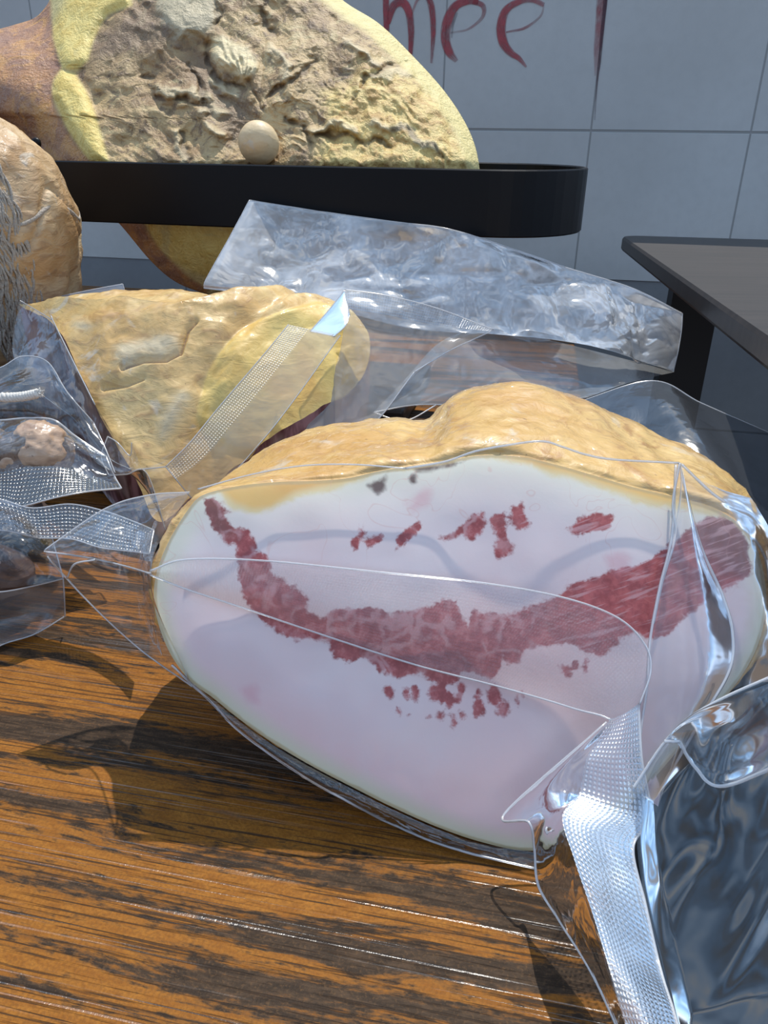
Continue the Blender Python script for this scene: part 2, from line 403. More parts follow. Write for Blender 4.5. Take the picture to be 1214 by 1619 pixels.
h = n.math('ADD', h, n.math('MULTIPLY', n.mr(pore, .53, .63), -.25))
n.principled(Base__Color=base, Roughness=n.math('MULTIPLY_ADD', groove, -.30, .60), Specular__IOR__Level=n.math('MULTIPLY_ADD', groove, .9, .10), Normal=n.bump(h, .8, .0008))
WOOD = n.m
TABM = mat_plain('black_table_metal', (.02, .02, .022), .4, .3)
# the right edge of the table runs back from the camera; far edge shows at the left
far = T(150, 452, 0.0); fr = T(1000, 1300, 0.0)
tX1 = float(np.dot(fr, AX)); tY1 = float(np.dot(far, AY)); tX0, tY0 = tX1 - 1.35, -.22
tc = AX * (tX0 + tX1) / 2 + AY * (tY0 + tY1) / 2
table = empty('display_table', (tc[0], tc[1], -.74), 'orange-brown grained wooden table carrying the packed meats and the ham stand', 'table')
mb = MB(); mb.box((0, 0, -.0175), (tX1 - tX0, tY1 - tY0, .035))
to = mb.build('tabletop', WOOD, None, False); to.rotation_euler = (0, 0, -YAW); to.parent = table; to.location = (0, 0, .74)
bevel(to, .003)
for sx in (-1, 1):
    for sy in (-1, 1):
        mb = MB(); q = AX * sx * ((tX1 - tX0) / 2 - .06) + AY * sy * ((tY1 - tY0) / 2 - .06) + tc
        mb.box((q[0], q[1], -.3975), (.045, .045, .725), AXES); mb.build('leg', TABM, table, False)

# ------------------------------------------------------------------ right desk
DZ = .125
dk = T(985, 372, DZ); dfr = T(1214, 527, DZ)
n = N('dark_desk_laminate'); cc = n.coords((6, 90, 1)); nz = n.noise(cc, 1.0, 4)
n.principled(Base__Color=n.mix(n.mr(nz, .3, .7), (.022, .018, .016), (.038, .030, .026)), Roughness=.42, Normal=n.bump(nz, .15, .0005)); DESK = n.m
DY = dk - dfr; DY[2] = 0; DY /= np.linalg.norm(DY); DX = np.array([DY[1], -DY[0], 0])
lx = float(np.dot(dk, DX)) - .004; by = float(np.dot(dk, DY)) + .003
desk = empty('side_desk', tuple((DX * (lx + .35) + DY * (by - .4))[:2]) + (-.76,), 'dark brown desk at a higher level standing right of the wooden table', 'desk')
W2, D2, R2 = .8, .98, .03
pts = []
for (cx, cy, a0) in ((R2, -R2, math.pi), (W2 - R2, -R2, math.pi / 2), (W2 - R2, -D2 + R2, 0), (R2, -D2 + R2, -math.pi / 2)):
    for k in range(9):
        a = a0 - k / 8 * math.pi / 2; pts.append((cx + R2 * math.cos(a), cy + R2 * math.sin(a)))
pts = np.array(pts); m = len(pts); v = []
for (ins, z) in ((.003, DZ - .018), (0, DZ - .015), (0, DZ - .003), (.003, DZ)):
    cen = np.array([W2 / 2, -D2 / 2])
    for p in pts:
        q = p + (cen - p) / np.linalg.norm(cen - p) * ins; w = DX * (lx + q[0]) + DY * (by + q[1]); v.append((w[0], w[1], z))
f = [(r * m + k, r * m + (k + 1) % m, (r + 1) * m + (k + 1) % m, (r + 1) * m + k) for r in range(3) for k in range(m)] + [tuple(range(m))[::-1], tuple(3 * m + k for k in range(m))]
dt = mesh('desk_top', v, f, DESK, desk, False)
for (ox, oy) in ((.07, -.20), (W2 - .1, -.20), (W2 - .1, -D2 + .08), (.07, -D2 + .06)):
    w = DX * (lx + ox) + DY * (by + oy)
    mb = MB(); mb.box((w[0], w[1], (DZ - .018 - .76) / 2), (.055, .03, DZ - .018 + .76), np.array([DX, DY, AZ]))
    mb.build('leg', TABM, desk, False)

# ------------------------------------------------------------------ meat materials
def mat_skin(name, a, b, cdark, fleck=(.16, .07, .02), scale=1.0, coat=.5, bump=.6, marks=False, patch=(.58, .52, .42)):
    n = N(name); c = n.coords((1, 1, 1)); cs = n.coords((1, 1, 2.6))
    n1 = n.noise(c, 16 * scale, 4, .6, .5); n2 = n.noise(cs, 60 * scale, 4, .6, 1.0); n3 = n.noise(c, 300 * scale, 3); n4 = n.noise(c, 28 * scale, 3, .6, 1.5)
    col = n.mix(n.mr(n1, .35, .65), a, b)
    col = n.mix(n.mr(n2, .48, .72, 0, .75), col, cdark)
    col = n.mix(n.mr(n4, .60, .72, 0, .6), col, patch)
    col = n.mix(n.mr(n3, .68, .76, 0, .6), col, fleck)
    if marks:
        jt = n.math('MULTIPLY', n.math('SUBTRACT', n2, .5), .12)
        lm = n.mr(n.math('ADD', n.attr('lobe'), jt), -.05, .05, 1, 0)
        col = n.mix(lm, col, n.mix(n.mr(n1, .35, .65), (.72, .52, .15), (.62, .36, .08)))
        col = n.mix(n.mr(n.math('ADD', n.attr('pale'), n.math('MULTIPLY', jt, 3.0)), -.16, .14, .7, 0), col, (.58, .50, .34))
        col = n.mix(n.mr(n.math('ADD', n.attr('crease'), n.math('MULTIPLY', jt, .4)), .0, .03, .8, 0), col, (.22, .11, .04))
    hh = n.math('ADD', n2, n.math('MULTIPLY', n3, .25))
    nr = n.bump(hh, bump, .002)
    cn = n.bump(n.noise(n.coords((1, 1, 1)), 75 * scale, 3, .5, .8), .5, .004)
    n.principled(Base__Color=col, Roughness=.5, Coat__Weight=coat, Coat__Roughness=.08, Normal=nr, Coat__Normal=cn)
    return n.m
SKIN = mat_skin('cured_yellow_skin', (.66, .43, .15), (.54, .29, .07), (.40, .19, .055), bump=.45, coat=.8)
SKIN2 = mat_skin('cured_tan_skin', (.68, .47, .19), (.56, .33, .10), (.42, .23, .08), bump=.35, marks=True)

# cut face of the front jowl
n = N('jowl_cut_face'); c = n.coords()
nA = n.noise(c, 90, 4, .6, .4); nB = n.noise(n.coords((160, 160, 420), rot=(0, .35, 0)), 1.0, 3, .55, .6); nC = n.noise(c, 14, 3)
nD = n.noise(c, 260, 4, .65)
svec = n.n('ShaderNodeCombineXYZ', X=n.math('MULTIPLY', n.attr('su'), 1.4), Y=n.math('MULTIPLY', n.attr('sv'), 13.0)).outputs[0]
nB = n.noise(svec, 1.0, 4, .55, .5)
fat = n.mix(n.mr(nC, .3, .7), (.70, .585, .57), (.68, .49, .48))
fat = n.mix(n.math('MULTIPLY', n.attr('low'), n.mr(nA, .1, .8, .5, 1)), fat, (.74, .49, .47))
fat = n.mix(n.mr(n.attr('rim'), .0, .42, 1, 0), fat, (.60, .56, .40))
fat = n.mix(n.mr(n.attr('top'), .0, 1.1, .75, 0), fat, (.64, .61, .51))
mt = n.math('ADD', n.attr('meat'), n.math('MULTIPLY', n.math('SUBTRACT', nA, .5), .30))
mt = n.math('ADD', mt, n.math('MULTIPLY', n.math('SUBTRACT', nD, .5), .22))
mm = n.mr(mt, -.035, .035, 1, 0)
red = n.mix(n.mr(nD, .35, .65), (.27, .028, .027), (.43, .075, .068))
red = n.mix(n.mr(n.attr('brown'), -.2, .2, .8, 0), red, (.14, .035, .025))
strk = n.mr(nB, .50, .66); 
vv = n.n('ShaderNodeTexVoronoi', _feature='DISTANCE_TO_EDGE', Vector=n.n('ShaderNodeVectorMath', _operation='ADD', i0=c, i1=n.n('ShaderNodeVectorMath', _operation='SCALE', i0=n.n('ShaderNodeTexNoise', Vector=c, Scale=150.0, Detail=3.0).outputs[1], Scale=.009).outputs[0]).outputs[0], Scale=105.0).outputs[0]
marb = n.math('MAXIMUM', n.math('MULTIPLY', n.mr(vv, .02, .16, 1, 0), n.mr(nA, .38, .6)), n.math('MULTIPLY', n.mr(nD, .5, .7), .45))
red = n.mix(n.math('MULTIPLY', n.math('MAXIMUM', n.math('MULTIPLY', strk, n.attr('streak')), n.math('MULTIPLY', marb, n.math('SUBTRACT', 1.0, n.attr('streak')))), .55), red, (.62, .36, .36))
col = n.mix(n.math('MULTIPLY', mm, .96), fat, red)
ft = n.math('ADD', n.attr('faint'), n.math('MULTIPLY', n.math('SUBTRACT', nA, .5), .35))
col = n.mix(n.mr(ft, -.10, .08, .45, 0), col, (.62, .28, .31))
rt = n.math('ADD', n.attr('rind'), n.math('MULTIPLY', n.math('SUBTRACT', nA, .5), .30))
rc = n.mix(n.mr(nC, .35, .65), (.66, .42, .14), (.52, .26, .06))
rc = n.mix(n.mr(n.attr('rind'), -.16, .0, 0, 1), rc, (.62, .50, .28))
col = n.mix(n.mr(rt, -.05, .06, 1, 0), col, rc)
dt_ = n.math('ADD', n.attr('dark'), n.math('MULTIPLY', n.math('SUBTRACT', nA, .5), .26))
col = n.mix(n.mr(dt_, -.04, .05, .9, 0), col, (.07, .025, .02))
col = n.mix(n.mr(n.math('ADD', n.attr('rim'), n.math('MULTIPLY', n.math('SUBTRACT', nA, .5), .06)), .03, .07, .7, 0), col, (.40, .29, .14))
vein = n.n('ShaderNodeTexVoronoi', _feature='DISTANCE_TO_EDGE', Vector=n.noise(c, 20, 2), Scale=1.0)
wv = n.noise(c, 34, 2, .5, 1.2)
col = n.mix(n.math('MULTIPLY', n.mr(n.math('ABSOLUTE', n.math('SUBTRACT', wv, .52)), .0, .006, .30, 0), n.mr(n.attr('top'), .6, 2.6, 1, 0)), col, (.60, .30, .25))
cn = n.bump(n.noise(c, 40, 2, .5, .6), .25, .004)
n.principled(Base__Color=col, Roughness=.55, Coat__Weight=.35, Coat__Roughness=.12, Coat__Normal=cn, Subsurface__Weight=.12, Subsurface__Radius=(.006, .002, .002), Subsurface__Scale=1.0, Normal=n.bump(nA, .12, .001))
FACE = n.m

# ------------------------------------------------------------------ front jowl
B0 = T(850, 1345, .004)
tilt = math.radians(58)
FN = np.array([0, -math.sin(tilt), math.cos(tilt)])
def Fp(px, py, off=0.): return on_plane(px, py, B0, FN) + FN * off
face_out = [(322, 782), (298, 805), (270, 850), (250, 897), (243, 940), (250, 985), (270, 1035), (302, 1078), (335, 1102), (385, 1142), (440, 1180), (500, 1215), (560, 1246), (620, 1276),
            (690, 1307), (760, 1331), (830, 1345), (900, 1337), (950, 1312), (1000, 1268), (1050, 1212), (1100, 1152), (1150, 1098), (1185, 1048), (1204, 1000), (1211, 950), (1206, 900), (1192, 858), (1166, 826),
            (1120, 800), (1060, 784), (1000, 770), (940, 752), (880, 735), (820, 722), (760, 720), (700, 730), (650, 737), (600, 745), (550, 756), (500, 760), (440, 762), (380, 768)]
hump = [(300, 805), (345, 762), (400, 727), (450, 702), (510, 684), (560, 675), (620, 671), (676, 668), (692, 650), (712, 631), (742, 616), (780, 608), (830, 607), (880, 615), (930, 632), (980, 655), (1020, 675), (1060, 697),
        (1090, 711), (1120, 727), (1150, 752), (1176, 782), (1192, 815), (1203, 855), (1214, 900), (1219, 950), (1214, 1005)]
hump_full = hump + [(1190, 1050), (1100, 1155), (1000, 1270), (900, 1330), (760, 1325), (560, 1240), (385, 1136), (270, 1030), (252, 940), (262, 870)]
NT = 300
C0 = np.array([720., 985.])
def polar(poly, n=NT):
    d = smooth_closed(poly, 2400) - C0; a = np.arctan2(d[:, 1], d[:, 0]); r = np.hypot(d[:, 0], d[:, 1]); o = np.argsort(a)
    th = np.linspace(-math.pi, math.pi, n, endpoint=False)
    return th, np.interp(th, a[o], r[o], period=2 * math.pi)
th, rf = polar(face_out); _, rh = polar(hump_full)
dirs = np.stack([np.cos(th), np.sin(th)], 1)
fpx = C0 + dirs * rf[:, None]; hpx = C0 + dirs * rh[:, None]
face3 = np.array([Fp(*p) for p in fpx])
topw = sstep(-.25, .12, -dirs[:, 1] + .10 * dirs[:, 0])            # 1 on the upper side
hp = np.array([on_plane(p[0], p[1], B0 + np.array([0, .062, 0]), FN) for p in hpx])
cen = face3.mean(0)
def back_ring(d, s):
    q = face3 + np.array([0, d, 0]); c = cen + np.array([0, d, 0]); c[2] = .035
    q = c + (q - c) * s; q[:, 2] = np.maximum(q[:, 2], .003); return q
def top_ring(d, mixh, s):
    base = face3 + np.array([0, d, 0])
    h_ = hp + np.array([0, d - .062, 0])
    q = base * (1 - mixh) + h_ * mixh; c = cen + np.array([0, d, 0]); c[2] = .02
    return c + (q - c) * s
keys = [(0.0, 0, 1.0), (.004, .10, 1.012), (.02, .45, 1.01), (.04, .82, 1.0), (.062, 1.0, 1.0), (.085, 1.0, .95), (.105, .95, .82), (.118, .9, .60), (.124, .9, .30)]
rings = []
for d, mh, s in keys:
    t_ = top_ring(d, mh, s); b_ = back_ring(d, s if d > .06 else min(s, 1.004)); w_ = topw[:, None]
    r_ = t_ * w_ + b_ * (1 - w_); r_[:, 2] = np.maximum(r_[:, 2], .002); rings.append(r_)
rings = np.array(rings)
dense = np.array([catmull(rings[:, j], 90) for j in range(NT)]).transpose(1, 0, 2)
nr = dense.shape[0]
flat = dense.reshape(-1, 3)
du = np.gradient(dense, axis=0); dv = np.roll(dense, -1, 1) - np.roll(dense, 1, 1); nn = np.cross(dv, du); nn /= np.linalg.norm(nn, axis=2)[..., None] + 1e-9
if np.mean((nn[40] * (dense[40] - dense[40].mean(0))).sum(1)) < 0: nn = -nn
sk = flat * np.array([1, .6, 1.6])
hgt = .0026 * fbm(flat, 26, 2, 3) + .0012 * ridge(flat * np.array([1., .55, 1.8]), 70, 3, 9) + .0006 * fbm(flat, 260, 2, 4)
fadeb = sstep(0, 10, np.arange(nr))[:, None] * np.ones((1, NT))
flat = flat + nn.reshape(-1, 3) * (hgt * fadeb.ravel())[:, None]; flat[:, 2] = np.maximum(flat[:, 2], .0015)
jb = np.array([.02, .30, 0.0])
jowl = empty('vacuum_packed_pork_jowl', jb, 'large vacuum packed pork jowl in front, its white and red cut face showing', 'vacuum packed meat', None)
fcs = [(i * NT + j, i * NT + (j + 1) % NT, (i + 1) * NT + (j + 1) % NT, (i + 1) * NT + j) for i in range(nr - 1) for j in range(NT)]
fcs.append(tuple((nr - 1) * NT + j for j in range(NT)))
jbody = mesh('jowl_skin', flat, fcs, SKIN, jowl)
# face grid
NR = 110
fr_ = np.linspace(0, 1, NR + 1)[1:]
pts2 = [C0] + [C0 + dirs[j] * rf[j] * r for r in fr_ for j in range(NT)]
pts2 = np.array(pts2)
off = np.array([0] + [r for r in fr_ for j in range(NT)])
v3 = np.array([Fp(p[0], p[1]) for p in pts2])
v3 += FN * (.0035 * (1 - off ** 6) + .0010 * fbm(v3, 35, 2, 8) * (1 - off ** 8))[:, None]
ff = [(0, 1 + (j + 1) % NT, 1 + j) for j in range(NT)] + [(1 + i * NT + j, 1 + i * NT + (j + 1) % NT, 1 + (i + 1) * NT + (j + 1) % NT, 1 + (i + 1) * NT + j) for i in range(NR - 1) for j in range(NT)]
M1 = [(320, 781), (336, 783), (352, 790), (359, 812), (368, 831), (385, 838), (398, 851), (408, 874), (428, 881), (431, 907), (461, 930), (484, 944), (487, 967), (510, 973), (527, 960), (560, 960), (592, 960), (617, 970), (637, 962), (662, 957), (682, 955), (697, 947), (717, 952), (729, 975), (737, 988),
      (747, 965), (807, 967), (832, 957), (867, 942), (907, 920), (947, 907), (987, 900), (1022, 880), (1050, 865), (1082, 840), (1109, 822), (1148, 816), (1168, 828), (1182, 860), (1182, 904), (1158, 924), (1138, 933), (1124, 934), (1104, 953), (1080, 968), (1072, 978), (1047, 1005), (1017, 1010), (1003, 1003), (975, 1012),
      (952, 1035), (927, 1030), (907, 1020), (877, 1015), (847, 1020), (822, 1035), (820, 1047), (802, 1050), (792, 1032), (784, 1062), (772, 1072), (732, 1060), (717, 1075), (697, 1077), (657, 1064), (630, 1069), (609, 1065), (592, 1052), (569, 1036), (550, 1042), (533, 1033), (517, 1016), (480, 1010), (467, 1011), (454, 1003), (428, 986), (419, 973), (404, 960), (388, 940), (378, 904), (373, 864), (355, 861), (342, 835), (332, 812), (324, 792)]
S = [[(554, 857), (566, 845), (569, 832), (575, 845), (567, 871), (560, 873)], [(577, 858), (604, 847), (608, 853), (580, 866)], [(624, 855), (640, 838), (660, 827), (665, 833), (655, 848), (640, 858), (628, 867)],
     [(688, 853), (700, 845), (716, 838), (735, 820), (745, 812), (764, 812), (762, 845), (745, 855), (728, 850), (700, 863)], [(772, 822), (792, 812), (795, 832), (802, 850), (812, 862), (808, 878), (785, 884), (778, 872), (782, 850)],
     [(808, 802), (822, 798), (826, 815), (834, 830), (828, 838), (812, 838), (806, 820)], [(888, 836), (905, 822), (940, 812), (966, 818), (960, 840), (925, 846), (900, 848)]]
for e in [(616, 1092, 6, 10), (641, 1096, 6, 10), (655, 1097, 5, 13), (684, 1095, 8, 13), (696, 1096, 6, 13), (707, 1104, 5, 10), (727, 1094, 8, 14), (752, 1097, 5, 10), (752, 1116, 8, 14), (779, 1098, 9, 17), (792, 1120, 10, 14), (815, 1100, 4, 17), (823, 1096, 5, 9), (630, 1123, 4, 5), (646, 1127, 4, 5), (677, 1131, 5, 5), (693, 1131, 6, 7), (716, 1138, 6, 10), (727, 1128, 5, 7),
          (890, 1060, 9, 12), (906, 1050, 6, 10), (922, 1052, 6, 15), (943, 1030, 9, 9)]:
    S.append(ell(e[0], e[1], e[2], e[3], random.uniform(-.3, .2)))
rindp = [(300, 700), (300, 790), (318, 778), (345, 783), (368, 803), (400, 814), (428, 812), (448, 800), (470, 786), (500, 779), (540, 771), (580, 754), (610, 744), (650, 739), (700, 736), (740, 724), (790, 726), (840, 741), (870, 752), (900, 757), (940, 770), (980, 784), (1030, 800), (1080, 806), (1120, 812), (1150, 815), (1184, 850), (1240, 850), (1240, 650), (760, 600)]
ax_ = dict(meat=sdf_union(pts2, [M1] + S) / 100, rind=sdf(pts2, rindp) / 100,
           faint=sdf_union(pts2, [[(948, 880), (975, 872), (1000, 878), (985, 902), (955, 902)], [(640, 800), (662, 778), (680, 775), (672, 800), (650, 818)], [(385, 1088), (405, 1085), (410, 1110), (392, 1105)]]) / 100,
           dark=sdf_union(pts2, [[(583, 768), (600, 757), (613, 745), (609, 776), (597, 781)], [(660, 742), (735, 729), (720, 738), (690, 743)], ell(652, 760, 3, 6)]) / 100,
           low=sstep(1090, 1260, pts2[:, 1] + (pts2[:, 0] - 700) * -.25),
           su=((pts2[:, 0] - 900) * math.cos(.33) - (pts2[:, 1] - 950) * math.sin(.33)) / 100, sv=((pts2[:, 0] - 900) * math.sin(.33) + (pts2[:, 1] - 950) * math.cos(.33)) / 100,
           rim=-sdf(pts2, smooth_closed(face_out, 300)) / 100,
           top=np.maximum(0, pts2[:, 1] - np.interp(pts2[:, 0], [240, 322, 440, 600, 760, 880, 1000, 1120, 1211], [905, 785, 770, 750, 725, 740, 775, 805, 900])) / 100,
           streak=sstep(800, 900, pts2[:, 0] - (pts2[:, 1] - 960) * .4),
           brown=sdf_union(pts2, [[(1050, 800), (1100, 800), (1200, 800), (1200, 915), (1130, 905)], [(300, 770), (352, 780), (366, 830), (372, 850), (340, 850)]]) / 100)
jface = mesh('cut_face', v3, ff, FACE, jbody, attrs=ax_)
tag(jface, 'white fat with a dark red streak of lean meat')

# bag of the front jowl
mb = MB()
rows = [[P(70, 870, .268), P(72, 874, .268), P(75, 880, .267)],
        [P(165, 805, .285), P(150, 872, .262), P(150, 962, .258)],
        [P(235, 783, .292), P(208, 880, .262), P(230, 1034, .250)],
        [P(300, 778, .290), Fp(243, 908, .004), Fp(306, 1084, .002)]]
sheet_mb(mb, sheet(rows, 60, 60, .0030, 30, 11), 0, 'tb', .00035)
mb.tube(catmull([P(70, 872, .267), P(130, 880, .262), P(190, 893, .259), Fp(245, 908, .005)], 24), .0004, 5, 1)
mb.tube(catmull([P(106, 914, .262), P(118, 892, .260), P(150, 885, .258)], 16), .0004, 5, 1)
mb.build('side_flap', [FILM, EDGE], jowl)
te = [(245, 903), (300, 886), (420, 888), (600, 906), (760, 923), (880, 945), (960, 975), (1000, 1015), (1007, 1055), (988, 1105)]
be = [(243, 910), (300, 932), (400, 965), (540, 1012), (660, 1050), (770, 1078), (850, 1100), (900, 1115), (930, 1122), (946, 1128)]
rows = []
for k, (a, b) in enumerate(zip(te, be)):
    o = .0045 + .010 * (k / 9) ** 1.5
    rows.append([Fp(*a, o + .001), Fp((a[0] + b[0]) / 2, (a[1] + b[1]) / 2, o + .003), Fp(*b, o)])
film('mouth_flap', rows, jowl, EMBOSS_SOFT, 'tb', .0004, nu=90, nv=24, crumple=.0006, cs=40, seed=5)
lft = [(946, 1128), (905, 1178), (887, 1230), (889, 1290), (908, 1360), (938, 1450), (965, 1540), (1000, 1660)]
rgt = [(988, 1104), (984, 1180), (990, 1260), (1001, 1340), (1020, 1430), (1043, 1530), (1062, 1590), (1082, 1660)]
Ys = [.222, .212, .199, .187, .174, .155, .137, .115]
_y2 = Fp(889, 1240, .024)[1]; Ys = [0, 0, _y2] + [_y2 + (.106 - _y2) * ((k - 2) / 5) ** 1.1 for k in range(3, 8)]
def St(q, k, d=0.): return Fp(q[0], q[1], (.0145, .020, .024)[k] + d) if k < 3 else P(q[0], q[1], Ys[k] - d)
rows = [[St(a, k), St(((a[0] + b[0]) / 2 - 3, (a[1] + b[1]) / 2), k, .003), St(b, k)] for k, (a, b) in enumerate(zip(lft, rgt))]
film('seal_strip', rows, jowl, EMBOSS, 'b', .0004, nu=120, nv=30, crumple=.0008, cs=30, seed=3)
out = [(940, 1132), (790, 1270), (836, 1300), (845, 1345), (851, 1400), (884, 1455), (936, 1540), (992, 1660)]
zz = [None, None, .030, .022, .016, .013, .010, .006]
ys2 = [.2215, .203]
rows = []
for k, (a, b, y) in enumerate(zip(out, lft, Ys)):
    A_ = Fp(*a, (.0145, .012)[k]) if k < 2 else T(*a, zz[k]); B_ = St(b, k, .0005)
    rows.append([A_, (A_ + B_) / 2 + np.array([0, -.003, .004]), B_])
film('bag_margin', rows, jowl, FILM, 't', .00045, nu=90, nv=26, crumple=.0010, cs=30, seed=21)
le = [(1062, 738), (1052, 850), (1030, 930), (1012, 1010), (1004, 1080), (990, 1170), (1000, 1246)]
re = [(1066, 738), (1095, 860), (1126, 940), (1138, 1000), (1129, 1055), (1085, 1125), (1006, 1250)]
rows = [[Fp(*a, .004 + .002 * k), Fp((a[0] + b[0]) / 2, (a[1] + b[1]) / 2, .008 + .0025 * k), Fp(*b, .004 + .002 * k)] for k, (a, b) in enumerate(zip(le, re))]
film('corner_fold', rows, jowl, FILM_LOW, 'tb', .0005, nu=70, nv=24, crumple=.0006, cs=40, seed=31)
rows = [[T(1000, 1245, .040), T(1062, 1160, .056), T(1135, 1108, .066), T(1290, 1040, .078)],
        [T(1012, 1380, .026), T(1100, 1330, .034), T(1180, 1290, .042), T(1320, 1220, .052)],
        [T(1042, 1520, .012), T(1125, 1480, .017), T(1210, 1450, .022), T(1340, 1400, .030)],
        [T(1084, 1670, .002), T(1170, 1660, .002), T(1250, 1650, .003), T(1370, 1640, .004)]]
film('crinkled_bag_end', rows, jowl, FILM_CRINKLE, 's', .0005, nu=130, nv=110, crumple=.0095, cs=42, seed=44, ridgy=False, rot=.75, st=(.16, 1, .5))
rows = [[T(1050, 1172, .060), T(1078, 1142, .066), T(1120, 1116, .072), T(1230, 1076, .082)],
        [T(1062, 1172, .060), T(1096, 1170, .060), T(1150, 1160, .062), T(1240, 1130, .076)],
        [T(1074, 1172, .060), T(1100, 1215, .052), T(1140, 1243, .050), T(1240, 1206, .066)]]
film('bag_pleat', rows, jowl, FILM_CRINKLE, 'te', .0006, nu=40, nv=60, crumple=.0015, cs=40, seed=47, ridgy=False)
inn = [(296, 1072), (335, 1104), (385, 1144), (440, 1182), (500, 1217), (560, 1248), (620, 1278), (690, 1309), (760, 1332), (845, 1346)]
oo = [(270, 1052), (330, 1108), (372, 1152), (430, 1196), (492, 1236), (552, 1270), (612, 1300), (682, 1330), (752, 1352), (848, 1373)]
rows = [[Fp(*a, .001), Fp((a[0] + b[0]) / 2, (a[1] + b[1]) / 2, .002), Fp(*b, -.001) if k < 6 else T(b[0], b[1], .0025)] for k, (a, b) in enumerate(zip(inn, oo))]
film('bag_hem', rows, jowl, FILM_TIGHT, 'b', .0005, nu=110, nv=12, crumple=.0016, cs=90, seed=51)
mb = MB()
for l, r in (([(640, 746), (700, 736), (745, 722), (790, 714), (845, 708), (880, 716), (915, 726), (960, 733), (1062, 738)], .0004),
             ([(1062, 738), (1052, 800), (1056, 850), (1036, 920), (1022, 985)], .00045),
             ([(320, 778), (400, 756), (480, 742), (560, 740), (640, 746)], .0003),
             ([(1066, 740), (1110, 782), (1150, 812), (1175, 850), (1196, 890), (1205, 960), (1214, 1000)], .0005)):
    mb.tube(catmull([Fp(p[0], p[1], .007 + .004 * max(0, (740 - p[1]) / 30)) for p in l], 60), r, 6, 0)
mb.build('bag_fold_line', [EDGE], jowl)
rows = [[Fp(1060, 742, .006), Fp(1120, 775, .007), Fp(1180, 790, .004)], [Fp(1080, 800, .007), Fp(1150, 830, .010), Fp(1212, 850, .004)], [Fp(1100, 880, .007), Fp(1165, 910, .011), Fp(1222, 930, .004)], [Fp(1125, 960, .006), Fp(1180, 985, .010), Fp(1230, 1010, .003)], [Fp(1110, 1110, .004), Fp(1160, 1080, .008), Fp(1230, 1075, .002)]]
film('bag_side', rows, jowl, FILM_LOW, '', nu=70, nv=60, crumple=.0018, cs=40, seed=61)

# ------------------------------------------------------------------ middle jowl
o2 = [(30, 477, .56), (60, 482, .552), (120, 470, .575), (200, 466, .58), (270, 460, .585), (330, 470, .585), (400, 488, .58), (450, 486, .57), (520, 490, .555), (560, 520, .54), (584, 560, .52), (576, 620, .50), (540, 662, .48), (480, 695, .46), (420, 725, .445), (350, 765, .43), (300, 796, .418), (252, 832, .405), (222, 775, .418), (200, 732, .43), (165, 668, .45), (130, 600, .475), (105, 540, .50), (78, 505, .53)]
sm = smooth_closed(o2, 380)
ring = np.array([P(*q) for q in sm]); c2 = P(300, 600, .49); c2[2] = .118
rr = np.linspace(0, 1, 150)[1:]
v = [c2]
for r in rr:
    q = c2 + (ring - c2) * r; q[:, 2] += .012 * (1 - r * r) * 1.2
    v += list(q)
v = np.array(v); n2_ = len(ring)
dz = .0035 * ridge(v, 18, 2, 4) + .003 * fbm(v, 40, 3, 6) + .0005 * fbm(v, 200, 2, 2)
# the rounded lobe at the right and the crease beside it
lob = np.exp(-(((v - P(470, 560, .50)) * np.array([1, .8, .3])) ** 2).sum(1) / (.055 ** 2)) * .014
cr = np.abs(v[:, 0] - np.interp(v[:, 1], [.42, .46, .50, .56], [-.105, -.11, -.085, -.055])); 
v[:, 2] += dz + lob - .007 * np.exp(-(cr / .007) ** 2)
def proj(v):
    d = v - CAM; z = d @ FWD; return np.stack([CX + F_PX * (d @ RT) / z, CY - F_PX * (d @ UP) / z], 1)
pj = proj(v)
lobe_d = sdf(pj, smooth_closed([(312, 668), (314, 637), (330, 587), (349, 556), (380, 522), (430, 498), (477, 484), (520, 480), (620, 520), (620, 640), (480, 740), (380, 720), (330, 690)], 120))
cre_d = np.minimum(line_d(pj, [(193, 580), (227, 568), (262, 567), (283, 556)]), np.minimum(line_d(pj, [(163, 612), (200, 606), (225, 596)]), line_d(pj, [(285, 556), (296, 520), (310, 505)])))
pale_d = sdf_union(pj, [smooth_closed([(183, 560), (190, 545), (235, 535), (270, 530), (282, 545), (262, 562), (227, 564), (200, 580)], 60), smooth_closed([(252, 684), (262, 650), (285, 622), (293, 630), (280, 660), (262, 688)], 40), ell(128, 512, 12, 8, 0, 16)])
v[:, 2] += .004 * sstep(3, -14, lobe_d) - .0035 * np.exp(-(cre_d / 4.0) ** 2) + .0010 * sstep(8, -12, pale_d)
f = [(0, 1 + j, 1 + (j + 1) % n2_) for j in range(n2_)] + [(1 + i * n2_ + j, 1 + (i + 1) * n2_ + j, 1 + (i + 1) * n2_ + (j + 1) % n2_, 1 + i * n2_ + (j + 1) % n2_) for i in range(len(rr) - 1) for j in range(n2_)]
mj = empty('vacuum_packed_pork_jowl', (c2[0], c2[1], 0), 'vacuum packed pork jowl lying yellow skin up behind the large cut one', 'vacuum packed meat')
